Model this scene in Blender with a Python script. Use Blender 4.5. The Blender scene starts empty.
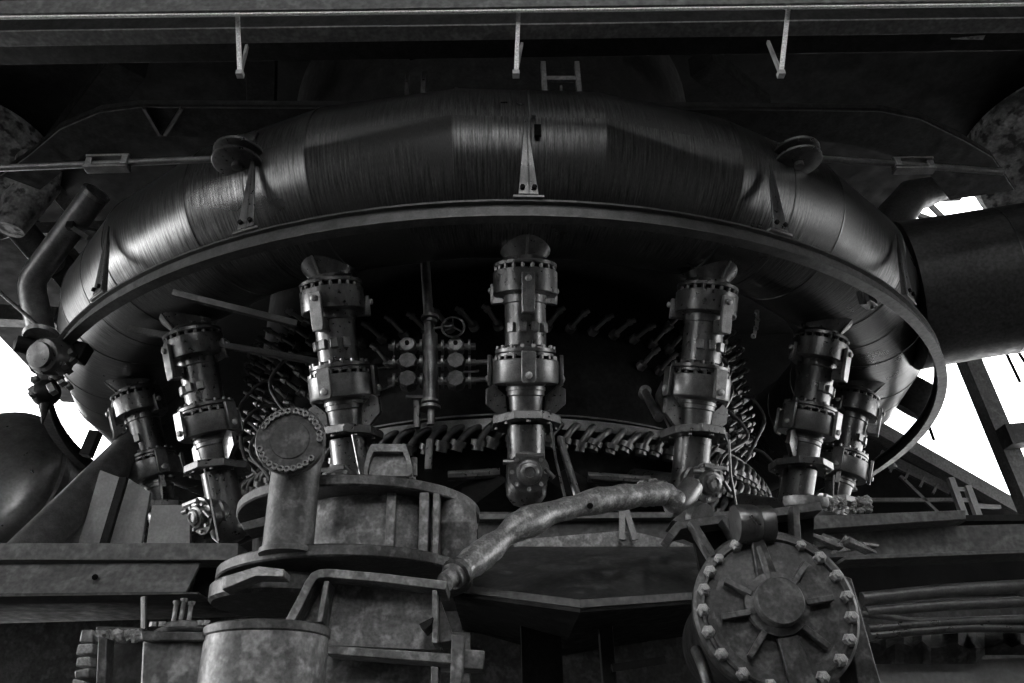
import bpy, bmesh, math, random
from mathutils import Vector, Matrix
random.seed(7)
V = Vector
PI = math.pi
SC = bpy.context.scene
COL = SC.collection

# ------------------------------------------------------------------ camera model (1024 x 683)
FPX = 800.0
_p, _y, _r = math.radians(28.40), math.radians(1.24), math.radians(1.78)
_c, _s = math.cos(_p), math.sin(_p)
_fh = V((math.sin(_y), math.cos(_y), 0)); _r0 = V((math.cos(_y), -math.sin(_y), 0)); _z = V((0, 0, 1))
FWD = _fh*_c + _z*_s
_u = _z*_c - _fh*_s
RGT = _r0*math.cos(_r) - _u*math.sin(_r)
UP = _r0*math.sin(_r) + _u*math.cos(_r)
CAM = V((0, 0, 1.6))

def ray(px, py):
    return FWD + RGT*((px-512)/FPX) + UP*((341.5-py)/FPX)
def aty(px, py, y):
    v = ray(px, py); return CAM + v*(y/v.y)
def atz(px, py, z):
    v = ray(px, py); return CAM + v*((z-1.6)/v.z)
def proj(X):
    d = V(X)-CAM; k = d.dot(FWD)
    return 512+FPX*d.dot(RGT)/k, 341.5-FPX*d.dot(UP)/k
AX = 11.35                                   # furnace axis is at (0, AX)
def pol(a, R, z):
    a = math.radians(a); return V((R*math.sin(a), AX-R*math.cos(a), z))
def ang_at(px, R, z):                        # angle on a circle round the furnace that sits at image column px
    lo, hi = -100.0, 100.0
    for _ in range(50):
        m = (lo+hi)/2
        if proj(pol(m, R, z))[0] < px: lo = m
        else: hi = m
    return (lo+hi)/2

# ------------------------------------------------------------------ materials
def mat(name, lo, hi, rough=.45, metal=.5, scale=6, bump=.15, stretch=(1, 1, 1), dust=0, coord='Object', rvar=.3, ds=2.6, spec=.5, fine=.28):
    m = bpy.data.materials.new(name); m.use_nodes = True
    nt = m.node_tree; N = nt.nodes; L = nt.links
    b = N['Principled BSDF']
    tc = N.new('ShaderNodeTexCoord'); mp = N.new('ShaderNodeMapping'); mp.inputs['Scale'].default_value = stretch
    L.new(tc.outputs[coord], mp.inputs['Vector'])
    n1 = N.new('ShaderNodeTexNoise'); n1.inputs['Scale'].default_value = scale; n1.inputs['Detail'].default_value = 9; n1.inputs['Roughness'].default_value = .65
    L.new(mp.outputs[0], n1.inputs['Vector'])
    r1 = N.new('ShaderNodeValToRGB')
    r1.color_ramp.elements[0].position = .33; r1.color_ramp.elements[1].position = .68
    r1.color_ramp.elements[0].color = (lo, lo, lo, 1); r1.color_ramp.elements[1].color = (hi, hi, hi, 1)
    L.new(n1.outputs['Fac'], r1.inputs[0])
    out = r1.outputs[0]
    n2 = N.new('ShaderNodeTexNoise'); n2.inputs['Scale'].default_value = scale*ds; n2.inputs['Detail'].default_value = 6
    L.new(tc.outputs[coord], n2.inputs['Vector'])
    if dust:
        r2 = N.new('ShaderNodeValToRGB'); r2.color_ramp.elements[0].position = .5; r2.color_ramp.elements[1].position = .62
        r2.color_ramp.elements[0].color = (0, 0, 0, 1)
        L.new(n2.outputs['Fac'], r2.inputs[0])
        mx = N.new('ShaderNodeMixRGB'); mx.inputs[2].default_value = (dust, dust, dust, 1)
        L.new(r2.outputs[0], mx.inputs[0]); L.new(out, mx.inputs[1]); out = mx.outputs[0]
    n3 = N.new('ShaderNodeTexNoise'); n3.inputs['Scale'].default_value = scale*9; n3.inputs['Detail'].default_value = 5
    L.new(mp.outputs[0], n3.inputs['Vector'])
    m3 = N.new('ShaderNodeMapRange'); m3.inputs['From Min'].default_value = .35; m3.inputs['From Max'].default_value = .65
    m3.inputs['To Min'].default_value = 1-fine; m3.inputs['To Max'].default_value = 1+fine
    L.new(n3.outputs['Fac'], m3.inputs['Value'])
    mu = N.new('ShaderNodeVectorMath'); mu.operation = 'SCALE'
    L.new(out, mu.inputs[0]); L.new(m3.outputs[0], mu.inputs['Scale']); out = mu.outputs[0]
    L.new(out, b.inputs['Base Color'])
    mr = N.new('ShaderNodeMapRange'); mr.inputs['From Min'].default_value = .3; mr.inputs['From Max'].default_value = .7
    mr.inputs['To Min'].default_value = max(.05, rough-rvar/2); mr.inputs['To Max'].default_value = min(1, rough+rvar/2)
    L.new(n2.outputs['Fac'], mr.inputs['Value']); L.new(mr.outputs[0], b.inputs['Roughness'])
    b.inputs['Metallic'].default_value = metal
    b.inputs['Specular IOR Level'].default_value = spec
    if bump:
        bp = N.new('ShaderNodeBump'); bp.inputs['Strength'].default_value = bump; bp.inputs['Distance'].default_value = .02
        L.new(n1.outputs['Fac'], bp.inputs['Height']); L.new(bp.outputs[0], b.inputs['Normal'])
    return m
M_PIPE = mat('scraped_sheet_steel', .035, .19, .34, .85, 7, .045, (26, 1.3, 1), coord='UV', dust=.09, rvar=.2, ds=.4, fine=.3)
M_LEG = mat('oiled_black_steel', .10, .19, .33, .8, 9, 0, (1, 1, .5), fine=.12, rvar=.16)
M_LEG2 = mat('worn_steel_edges', .13, .26, .38, .75, 10, .07, fine=.15, rvar=.18)
M_RAIL = mat('rolled_rail_steel', .06, .11, .45, .6, 7, .08, fine=.15)
M_DARK = mat('sooty_steel', .006, .018, .6, .3, 4, .3, spec=.25)
M_SOOT = mat('soot', .004, .011, .85, .0, 3, .3, spec=.08)
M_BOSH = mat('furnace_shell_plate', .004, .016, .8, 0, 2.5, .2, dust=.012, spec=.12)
M_HOSE = mat('cooling_pipe_steel', .10, .2, .38, .65, 8, .06, fine=.15, rvar=.2)
M_GIRD = mat('painted_girder', .07, .11, .55, .2, 3, .12, dust=.14)
M_GIRD2 = mat('dark_painted_girder', .025, .05, .55, .25, 3, .12, dust=.08)
M_PALE = mat('pale_paint_and_daylight', .22, .36, .55, .1, 4, .1, fine=.1)  # pale paint; on plate screen and masonry face the paleness is painted daylight
M_DUST = mat('dusty_grey_casting', .09, .20, .5, .3, 5, .35, dust=.30)
M_DUST2 = mat('dusty_dark_casting', .04, .09, .5, .35, 6, .35, dust=.13)
M_BOLT = mat('bolt_heads', .28, .42, .5, .4, 20, .2)
M_WRAP = mat('flaking_insulation_wrap', .18, .30, .42, .5, 9, .3, (1, 1, 1), dust=.42)
M_BRICK = mat('crumbling_refractory', .02, .06, .85, 0, 4, 1.0, dust=.08)
M_RUBBLE = mat('chalky_refractory_blocks', .16, .34, .85, 0, 9, 1.0)
M_DUCT = mat('duct_steel', .045, .085, .5, .55, 3, .15, dust=.07)
M_DUCT2 = mat('glare_pale_duct_plate', .2, .4, .32, .85, 3, .05, dust=.3, rvar=.1, fine=.1)  # pale colour stands in for sky glare on the big duct
M_WHITE = mat('whitish_strip', .6, .75, .5, 0, 8, .05)
M_STAIN = mat('pale_stained_casing', .02, .30, .7, 0, 2.2, .3, dust=.02)
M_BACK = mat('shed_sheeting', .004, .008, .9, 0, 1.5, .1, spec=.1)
M_SHED = mat('shed_roof_steel', .09, .15, .6, .1, 3, .1)
M_FLOOR = mat('dusty_floor', .015, .04, .85, 0, 2, .6)

# ------------------------------------------------------------------ mesh builder
def perp(d):
    d = d.normalized(); a = V((0, 0, 1)) if abs(d.z) < .9 else V((1, 0, 0))
    x = d.cross(a).normalized(); return x, d.cross(x).normalized()
def gloc(o):
    v = V((0, 0, 0))
    while o: v += o.location; o = o.parent
    return v
class MB:
    def __init__(s): s.bm = bmesh.new()
    def ring(s, pts): return [s.bm.verts.new(p) for p in pts]
    def skin(s, rings, closed=False, cap=True):
        n = len(rings[0]); m = len(rings)
        for i in range(m if closed else m-1):
            A, B = rings[i], rings[(i+1) % m]
            for j in range(n):
                try: s.bm.faces.new((A[j], A[(j+1) % n], B[(j+1) % n], B[j]))
                except ValueError: pass
        if cap and not closed:
            s.bm.faces.new(list(reversed(rings[0]))); s.bm.faces.new(rings[-1])
        return s
    def box(s, c, size, R=None):
        R = R or Matrix.Identity(3); c = V(c); h = V(size)/2
        v = [s.bm.verts.new(c+R @ V((x*h.x, y*h.y, z*h.z))) for x in (-1, 1) for y in (-1, 1) for z in (-1, 1)]
        for f in ((0, 1, 3, 2), (4, 6, 7, 5), (0, 4, 5, 1), (2, 3, 7, 6), (0, 2, 6, 4), (1, 5, 7, 3)): s.bm.faces.new([v[i] for i in f])
        return s
    def bar(s, a, b, w, h, up=V((0, 0, 1))):           # rectangular bar from a to b, w across, h along up
        a = V(a); b = V(b); d = (b-a).normalized(); x = d.cross(up).normalized(); u = x.cross(d)
        return s.skin([s.ring([p+x*w/2*i+u*h/2*j for i, j in ((-1, -1), (1, -1), (1, 1), (-1, 1))]) for p in (a, b)])
    def prism(s, poly, vec):
        vec = V(vec); poly = [V(p) for p in poly]
        return s.skin([s.ring(poly), s.ring([p+vec for p in poly])])
    def tube(s, pts, r, n=16, cap=True):
        pts = [V(p) for p in pts]; rr = r if isinstance(r, (list, tuple)) else [r]*len(pts)
        d0 = (pts[1]-pts[0]).normalized(); x, y = perp(d0); rings = []
        for i, p in enumerate(pts):
            d = (pts[min(i+1, len(pts)-1)]-pts[max(i-1, 0)]).normalized()
            x = (x-d*x.dot(d)).normalized(); y = d.cross(x)
            rings.append(s.ring([p+(x*math.cos(2*PI*k/n)+y*math.sin(2*PI*k/n))*rr[i] for k in range(n)]))
        return s.skin(rings, cap=cap)
    def cyl(s, a, b, r, r2=None, n=24): return s.tube([a, b], [r, r if r2 is None else r2], n)
    def lathe(s, prof, p0, ax, n=32, closed=False, ph=0):  # prof: (radius, height)
        p0 = V(p0); ax = V(ax).normalized(); x, y = perp(ax)
        return s.skin([s.ring([p0+ax*h+(x*math.cos(ph+2*PI*k/n)+y*math.sin(ph+2*PI*k/n))*max(r, 1e-4) for k in range(n)]) for r, h in prof], closed=closed)
    def arc(s, R0, R1, z0, z1, a0, a1, n=64, c=None):  # horizontal ring band round the furnace axis (or centre c)
        rings = []
        for k in range(n+1):
            a = a0+(a1-a0)*k/n
            f = (lambda R, z: pol(a, R, z)) if c is None else (lambda R, z: V((c[0]+R*math.sin(math.radians(a)), c[1]-R*math.cos(math.radians(a)), z)))
            rings.append(s.ring([f(R0, z0), f(R1, z0), f(R1, z1), f(R0, z1)]))
        full = abs(a1-a0) >= 359.9
        if full: 
            for v in rings[-1]: s.bm.verts.remove(v)
            rings = rings[:-1]
        return s.skin(rings, closed=full)
    def sphere(s, c, r, n=12):
        bmesh.ops.create_uvsphere(s.bm, u_segments=n, v_segments=max(6, n//2+2), radius=r, matrix=Matrix.Translation(c)); return s
    def jitter(s, amt):
        for v in s.bm.verts: v.co += V([random.uniform(-amt, amt) for _ in range(3)])
        return s
    def build(s, name, m, parent=None, sharp=35, bevel=0, loc=None):
        bm = s.bm
        bmesh.ops.recalc_face_normals(bm, faces=bm.faces)
        if loc is None:
            xs = [v.co for v in bm.verts]; lo = V([min(p[i] for p in xs) for i in range(3)]); hi = V([max(p[i] for p in xs) for i in range(3)])
            loc = (lo+hi)/2
        loc = V(loc)
        for v in bm.verts: v.co -= loc
        me = bpy.data.meshes.new(name); bm.to_mesh(me); bm.free()
        me.polygons.foreach_set('use_smooth', [True]*len(me.polygons))
        me.set_sharp_from_angle(angle=math.radians(sharp))
        me.materials.append(m)
        o = bpy.data.objects.new(name, me); COL.objects.link(o)
        if parent is not None: o.parent = parent; o.location = loc-gloc(parent)
        else: o.location = loc
        if bevel:
            b = o.modifiers.new('bevel', 'BEVEL'); b.width = bevel; b.segments = 2; b.limit_method = 'ANGLE'; b.angle_limit = math.radians(40)
        return o
def tag(o, label, cat, group=None):
    o['label'] = label; o['category'] = cat
    if group: o['group'] = group
    return o
def thing(name, loc, label, cat, group=None):
    o = bpy.data.objects.new(name, None); o.empty_display_size = .1; COL.objects.link(o); o.location = loc
    return tag(o, label, cat, group)
def struct(name, mb, m, **k):
    o = mb.build(name, m, **k); o['kind'] = 'structure'; return o
def copy_tree(o, parent=None):
    c = o.copy(); COL.objects.link(c)
    if parent is not None: c.parent = parent
    for ch in list(o.children): copy_tree(ch, c)
    return c
def bent(pts, rad, n=6):                                # polyline with rounded corners
    pts = [V(p) for p in pts]; out = [pts[0]]
    for i in range(1, len(pts)-1):
        a, b, c = pts[i-1], pts[i], pts[i+1]
        p = b+(a-b).normalized()*min(rad, (a-b).length*.45); q = b+(c-b).normalized()*min(rad, (c-b).length*.45)
        for k in range(n+1):
            t = k/n; out.append(p*(1-t)**2+b*2*t*(1-t)+q*t*t)
    return out+[pts[-1]]

# ================================================================== BUSTLE PIPE
ZT, RT, rt = 6.72, 5.31, .80
NSEG = 28; SEG = 360/NSEG; A0 = 3.2-SEG/2
def torus_mesh(mb, R, z, r, nseg, nm, a0):
    uvl = mb.bm.loops.layers.uv.new('UVMap'); rings = []
    sub = 2
    for k in range(nseg):
        for j in range(sub):
            t = j/sub; aa, ab = a0+k*360/nseg, a0+(k+1)*360/nseg
            ring = []
            for m in range(nm):
                th = 2*PI*m/nm; Rm = R+r*math.cos(th)
                ring.append(mb.bm.verts.new(pol(aa, Rm, z+r*math.sin(th))*(1-t)+pol(ab, Rm, z+r*math.sin(th))*t))
            rings.append(ring)
    n = len(rings)
    for i in range(n):
        A, B = rings[i], rings[(i+1) % n]
        for m in range(nm):
            f = mb.bm.faces.new((A[m], A[(m+1) % nm], B[(m+1) % nm], B[m]))
            for l, (u, v) in zip(f.loops, ((i, m), (i, m+1), (i+1, m+1), (i+1, m))):
                l[uvl].uv = (u*2*PI*R/n/3, v*2*PI*r/nm/3)
mb = MB(); torus_mesh(mb, RT, ZT, rt, NSEG, 72, A0)
bustle = mb.build('bustle_pipe', M_PIPE, loc=pol(0, 0, ZT), sharp=9)
tag(bustle, 'huge ring-shaped steel hot blast pipe circling the furnace above the drop pipes', 'pipe')
for k in range(NSEG):
    a = A0+k*SEG
    aw = (a+180) % 360-180
    if abs(aw) > 108: continue
    for da, wr in ((0, .006), (SEG*.5, .004)):
        if da and k % 2: continue
        b = a+da; m = MB()
        rad = V((math.sin(math.radians(b)), -math.cos(math.radians(b)), 0)); R_ = RT if not da else RT*math.cos(math.radians(SEG/2))
        rr = rt if not da else rt*1.0
        c = pol(b, R_, ZT)
        prof = []
        rings = []
        for q in range(72):
            th = 2*PI*q/72; dirv = rad*math.cos(th)+_z*math.sin(th)
            Rx = (RT+rt*math.cos(th))*(1 if not da else math.cos(math.radians(SEG/2)))
            p = pol(b, Rx, ZT+rt*math.sin(th)); tv = V((math.cos(math.radians(b)), math.sin(math.radians(b)), 0))
            rings.append(m.ring([p-tv*.012+dirv*-.01, p-tv*.008+dirv*wr, p+tv*.008+dirv*wr, p+tv*.012+dirv*-.01]))
        m.skin(rings, closed=True, cap=False)
        m.build('weld_seam', M_PIPE if not da else M_DUCT, bustle, sharp=60)
def on_torus(a, th, off=0):
    th = math.radians(th); return pol(a, RT+(rt+off)*math.cos(th), ZT+(rt+off)*math.sin(th))
# small inspection plate and nub on the near face
a = ang_at(533, 5.9, 7.1)
p = on_torus(a, 30, .01)
MB().bar(on_torus(a, -17, .008), on_torus(a, -9, .008), .06, .02, V((0, -1, 0))).build('inspection_plate', M_SOOT, bustle)
MB().tube([on_torus(a-.3, -2, -.01), on_torus(a-.3, -2, .03)], .02, 10).build('stud', M_LEG, bustle)
for px, th, w in ((412, 72, .03), (428, 74, .05)):
    a = ang_at(px, 5.5, 7.5)
    q = on_torus(a, 60, 0)
    MB().box(q+V((0, 0, .12)), (w, .04, .34)).build('lifting_lug', M_LEG, bustle, bevel=.004)

# ------------------------------------------------------------------ crane rail under the bustle pipe
RR, ZR = 6.0, 5.73
rail = thing('crane_rail', pol(0, 0, ZR), 'thin circular hoist rail hung below the ring-shaped pipe on brackets', 'rail')
m = MB()
m.arc(RR-.055, RR+.055, ZR-.085, ZR-.065, 0, 360, 120)
m.build('bottom_flange', M_RAIL, rail)
MB().arc(RR-.012, RR+.012, ZR-.065, ZR+.065, 0, 360, 120).build('web', M_RAIL, rail)
MB().arc(RR-.055, RR+.055, ZR+.065, ZR+.085, 0, 360, 120).build('top_flange', M_RAIL, rail)
for px in (103, 250, 528, 776, 905):
    a = ang_at(px, RR+.02, ZR+.15)
    rad = V((math.sin(math.radians(a)), -math.cos(math.radians(a)), 0)); tv = V((math.cos(math.radians(a)), math.sin(math.radians(a)), 0))
    base = pol(a, RR, ZR+.10)
    b = MB(); # tapered front plate rising up the side of the pipe
    t0 = pol(a, RR+.08, ZR+.12); top = on_torus(a, -6, .03)
    b.prism([t0-tv*.085, t0+tv*.085, top+tv*.012, top-tv*.012], rad*-.02)
    hb = b.build('hanger_bracket', M_LEG, rail, bevel=.003)
    MB().prism([t0, top, pol(a, RT+rt*.96, ZT-rt*.35), pol(a, RR-.02, ZR+.12)], tv*.015).build('gusset', M_RAIL, hb)
    MB().bar(base-tv*.13, base+tv*.13, .16, .025).build('foot_plate', M_LEG2, hb, bevel=.003)
    for s in (-1, 1):
        MB().tube([t0+tv*s*.05+_z*.06, t0+tv*s*.05+_z*.06+rad*.03], .022, 6).build('bolt', M_SOOT, hb)

# ================================================================== DROP PIPES (downlegs)
def make_leg():
    root = thing('drop_pipe', (0, 0, 0), 'x', 'pipe', 'drop pipes round the furnace')
    Z = V((0, 0, 1)); O = V((0, 0, 0))
    L = lambda prof, n=40, **k: MB().lathe(prof, O, Z, n, **k)
    L([(.165, 1.53), (.20, 1.53), (.215, 1.56), (.34, 1.72), (.34, 1.77), (.2, 1.77)]).build('mouth_cone', M_LEG, root)
    MB().prism([V((-.012, -.22, 1.53)), V((-.012, -.34, 1.72)), V((-.012, -.28, 1.72)), V((-.012, -.19, 1.53))], (.024, 0, 0)).build('cone_rib', M_LEG2, root)
    f1 = L([(.29, 1.44), (.30, 1.445), (.30, 1.475), (.24, 1.49), (.215, 1.53), (.2, 1.53), (.2, 1.44)]).build('top_flange', M_LEG, root)
    c1 = L([(.21, 1.405), (.30, 1.40), (.305, 1.395), (.305, 1.19), (.295, 1.18), (.205, 1.17), (.205, 1.405)]).build('upper_collar', M_LEG, root)
    L([(.20, 1.45), (.265, 1.45), (.265, 1.36), (.20, 1.36)]).build('gasket_ring', M_SOOT, root)
    L([(.205, 1.20), (.205, 1.10), (.195, 1.09), (.195, .70), (.21, .68), (.21, .66)]).build('pipe_body', M_LEG, root)
    f2 = L([(.21, .66), (.285, .66), (.285, .63), (.21, .63), (.21, .615), (.285, .615), (.285, .59), (.2, .59)]).build('middle_flange', M_LEG, root)
    L([(.2, .6), (.25, .6), (.25, .52), (.2, .52)]).build('gasket_ring', M_SOOT, root)
    L([(.21, .565), (.30, .56), (.308, .55), (.308, .36), (.30, .345), (.21, .34), (.21, .535)]).build('lower_collar', M_LEG2, root)
    L([(.20, .36), (.17, .32), (.185, .315), (.185, .285), (.175, .28), (.175, .24), (.16, .23), (.15, .12), (.14, .08), (.14, .0)]).build('lower_neck', M_LEG2, root)
    L([(.13, .07), (.19, .07), (.19, .035), (.13, .035)]).build('seat_ring', M_LEG2, root)
    # bolts as sub-parts
    me = None
    for fl, z, r, n in ((f1, 1.42, .275, 20), (f2, .67, .262, 16), (f2, .575, .275, 20)):
        for k in range(n):
            t = 2*PI*(k+.5)/n; p = V((r*math.cos(t), r*math.sin(t), z))
            if me is None:
                b = MB().lathe([(.021, -.022), (.021, .022)], p, Z, 6).build('bolt', M_LEG, fl, sharp=30); me = b.data
            else:
                b = bpy.data.objects.new('bolt', me); COL.objects.link(b); b.parent = fl; b.location = p-gloc(fl)
    # hinge straps: front, left, right upper; front and sides lower
    for t, zt, zb, w in ((0, 1.34, .97, .12), (PI*.66, 1.32, 1.12, .08), (-PI*.66, 1.32, 1.12, .08)):
        R = Matrix.Rotation(t, 3, 'Z')
        P = lambda x, y, z: R @ V((x, y, z))
        s = MB().prism([P(-w/2, -.31, zt), P(w/2, -.31, zt), P(w/2, -.31, zb+.06), P(w/2-.01, -.31, zb), P(-w/2+.01, -.31, zb), P(-w/2, -.31, zb+.06)], R @ V((0, -.04, 0))).build('hinge_strap', M_LEG2, root, bevel=.006)
        MB().box(P(0, -.27, zb+.07), (w*.9, .12, .13), R).build('stop_block', M_LEG, s, bevel=.006)
        MB().lathe([(.03, 0), (.03, .03), (.015, .04)], P(0, -.345, zt-.06), R @ V((0, -1, 0)), 12).build('pin', M_BOLT, s)
    for t in (0, PI*.55, -PI*.55, PI):
        R = Matrix.Rotation(t, 3, 'Z'); w = .13
        P = lambda x, y, z: R @ V((x, y, z))
        s = MB().prism([P(-w/2, -.315, .62), P(w/2, -.315, .62), P(w/2, -.315, .36), P(w/2-.02, -.315, .33), P(-w/2+.02, -.315, .33), P(-w/2, -.315, .36)], R @ V((0, -.035, 0))).build('hinge_strap', M_LEG2, root, bevel=.006)
        MB().lathe([(.032, 0), (.032, .025), (.012, .035)], P(0, -.345, .40), R @ V((0, -1, 0)), 12).build('pin', M_BOLT, s)
    for s_ in (-1, 1):                                   # small lugs half-way up
        for t in (-.5, .1, .6):
            pass
    for t in (-.75, -.2, .35, .9):
        R = Matrix.Rotation(t, 3, 'Z')
        MB().box(R @ V((0, -.205, .86)), (.07, .05, .09), R).build('lug', M_LEG2, root, bevel=.005)
    # gusset wings between the lower collar and the octagonal plate
    for s_ in (-1, 1):
        for yy in (-.02,):
            MB().prism([V((s_*.30, yy, .34)), V((s_*.37, yy, .30)), V((s_*.37, yy, .16)), V((s_*.22, yy, .03)), V((s_*.17, yy, .03)), V((s_*.19, yy, .24))], (0, .05, 0)).build('gusset_wing', M_LEG, root, bevel=.004)
    # octagonal plate with skirt
    pl = MB().lathe([(.12, .03), (.30, .03), (.335, .02), (.335, -.055), (.30, -.06), (.12, -.04)], O, Z, 8, ph=PI/8).build('octagonal_plate', M_LEG, root, bevel=.006)
    pl.rotation_euler = (-.24, 0, 0)
    for k in range(8):
        t = 2*PI*k/8; p = V((.27*math.cos(t), .27*math.sin(t), -.055))
        b = bpy.data.objects.new('bolt', me); COL.objects.link(b); b.parent = pl; b.location = p-gloc(pl)
    # knee pipe: down, then inward to the furnace; eyepiece pointing outward
    L([(.175, -.03), (.175, -.34), (.185, -.48), (.195, -.58), (.18, -.68), (.12, -.76), (.02, -.79)]).build('knee_pipe', M_LEG, root)
    MB().tube([V((0, -.05, -.56)), V((0, .35, -.56)), V((0, .95, -.50))], [.185, .17, .12], 28).build('blowpipe', M_LEG, root)
    e = MB().lathe([(.17, 0), (.17, .10), (.155, .12), (.155, .22), (.185, .225), (.185, .26), (.12, .265), (.11, .32), (.09, .33)], V((0, -.03, -.45)), (0, -1, 0), 28).build('eyepiece_housing', M_LEG2, root)
    for k in range(8):
        t = 2*PI*k/8; p = V((.15*math.cos(t), -.30, -.45+.15*math.sin(t)))
        MB().lathe([(.02, 0), (.02, .03)], p, (0, -1, 0), 6).build('bolt', M_BOLT, e) if k == 0 else None
        if k:
            b = bpy.data.objects.new('bolt', e.children[0].data); COL.objects.link(b); b.parent = e; b.location = p+V((0, -.015, 0))-gloc(e)
    MB().lathe([(.085, 0), (.085, .02), (.07, .03), (.05, .035), (.045, .02), (.001, .02)], V((0, -.36, -.45)), (0, -1, 0), 8).build('sight_glass_holder', M_LEG2, e)
    MB().cyl(V((-.14, -.33, -.36)), V((-.23, -.33, -.36)), .025, n=10).build('cock', M_LEG2, e)
    MB().cyl(V((.14, -.33, -.42)), V((.22, -.33, -.5)), .02, n=10).build('cock', M_LEG2, e)
    MB().bar(V((-.13, -.37, -.30)), V((.13, -.37, -.30)), .035, .035).build('clamp_bar', M_LEG2, e, bevel=.005)
    MB().tube([V((.20, -.28, -.02)), V((.24, -.30, -.35)), V((.33, -.36, -.75))], .012, 8).build('guy_rod', M_LEG, root)
    return root
leg0 = make_leg()
LEGS = {-3: 'leftmost drop pipe, mostly lit grey, hanging beside the rail above the left deck',
        -2: 'second drop pipe from the left, leaning inward beside its shorter outer neighbour',
        -1: 'drop pipe behind the vertical capped pipe, bright strip along its left side',
        0: 'central upright drop pipe seen straight on in front of the furnace shell',
        1: 'drop pipe right of centre standing over the bent wrapped pipe end',
        2: 'brightly lit leaning drop pipe, second from the right, above the round bolted cover',
        3: 'rightmost dark drop pipe half hidden behind its brighter neighbour'}
LT = math.atan((5.016-4.493)/(5.814-4.467))
for i, k in enumerate((0, -3, -2, -1, 1, 2, 3)):
    o = leg0 if i == 0 else copy_tree(leg0)
    a = 3.23+21.82*k
    o.location = pol(a, 4.493, 4.467); o.rotation_euler = (LT, 0, math.radians(a)); o['label'] = LEGS[k]

# ================================================================== FURNACE
fz = 4.79
furn = thing('blast_furnace', pol(0, 0, 2.0), 'dark riveted round furnace shell standing inside the ring of drop pipes', 'furnace')
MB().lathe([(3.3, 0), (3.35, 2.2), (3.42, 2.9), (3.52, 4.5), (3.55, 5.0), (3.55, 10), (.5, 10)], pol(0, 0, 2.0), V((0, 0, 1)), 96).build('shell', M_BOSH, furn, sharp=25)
MB().arc(3.3, 3.66, fz-.05, fz-.02, -95, 95, 90).build('channel_shelf', M_HOSE, furn)
MB().arc(3.635, 3.66, fz-.02, fz+.07, -95, 95, 90).build('channel_lip', M_LEG2, furn)
MB().arc(3.3, 3.52, fz+.16, fz+.18, -95, 95, 90).build('upper_ledge', M_HOSE, furn)
me = None
def elbow(a, R, z, s=1.0):
    rad = V((math.sin(math.radians(a)), -math.cos(math.radians(a)), 0)); tv = V((math.cos(math.radians(a)), math.sin(math.radians(a)), 0))
    b = MB()
    P = lambda r, t, h: rad*r*s+tv*t*s+_z*h*s
    b.tube(bent([P(-.10, .15, .04), P(.05, .12, .05), P(.10, .04, -.02), P(.07, -.04, -.12)], .07, 6), .032*s, 12)
    b.tube([P(.075, -.03, -.09), P(.06, -.045, -.135)], .070*s, 18)
    b.tube([P(.06, -.045, -.135), P(.05, -.055, -.175)], .052*s, 16)
    o = b.build('cooling_elbow', M_HOSE, furn, loc=(0, 0, 0)); return o, pol(a, R, z)
base_e, _ = elbow(0, 0, 0, 1.2)
cnt = 0
angs = [(-66+2.75*k, 3.60, fz-.06) for k in range(50)]
angs += [(34+2.6*k, 3.62, fz-.34) for k in range(14)]+[(30+2.6*k, 3.62, fz-.62) for k in range(12)]
for i, (a, R, z) in enumerate(angs):
    o = base_e if i == 0 else base_e.copy()
    if i: COL.objects.link(o)
    o.parent = furn; o.location = pol(a, R, z)-gloc(furn); o.rotation_euler = (random.uniform(-.12, .12), random.uniform(-.12, .12), math.radians(a+random.uniform(-3, 3)))
# rows of cooling stave pipes on the bosh
rad = V((0, -1, 0))
b = MB().tube(bent([V((0, .12, 0)), V((0, -.02, .0)), V((-.12, -.16, .14)), V((-.18, -.19, .17))], .05, 5), .028, 10).tube([V((0, .02, 0)), V((-.015, -.05, .02))], .058, 12).tube([V((-.11, -.15, .13)), V((-.14, -.17, .15))], .042, 10)
sp0 = b.build('stave_pipe', M_HOSE, furn, loc=(0, 0, 0)); n = 0
for row, (R, z) in enumerate(((3.53, 6.02), (3.50, 5.70), (3.47, 5.40))):
    for k in range(33):
        a = -70+4.4*k+row*1.4
        if row == 2 and -22 < a < 32: continue
        if row == 1 and -14 < a < 24: continue
        if a < -62 and row == 0: continue
        o = sp0 if n == 0 else sp0.copy()
        if n: COL.objects.link(o)
        n += 1
        o.parent = furn; o.location = pol(a, R, z)-gloc(furn); o.rotation_euler = (random.uniform(-.15, .15), random.uniform(-.1, .1), math.radians(a+random.uniform(-4, 4)))
        if a > 2: o.scale = (-1, 1, 1)
for a in [-66+4.4*k for k in range(9)]+[36+4.4*k for k in range(8)]:
    o = sp0.copy(); COL.objects.link(o); o.parent = furn; o.location = pol(a, 3.55, 6.34)-gloc(furn)
    o.rotation_euler = (random.uniform(-.15, .15), 0, math.radians(a)); o.scale = (-1 if a > 0 else 1, 1, 1)
for z_, R_ in ((6.62, 3.56), (5.08, 3.45)):  # two added rows of the same stave pipe, above and below
    for a in [-68+4.4*k for k in range(7)]+[44+4.4*k for k in range(6)]:
        o = sp0.copy(); o.name = 'outer_stave_pipe'; COL.objects.link(o); o.parent = furn; o.location = pol(a, R_, z_)-gloc(furn)
        o.rotation_euler = (random.uniform(-.15, .15), 0, math.radians(a)); o.scale = (-1 if a > 0 else 1, 1, 1)
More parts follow.
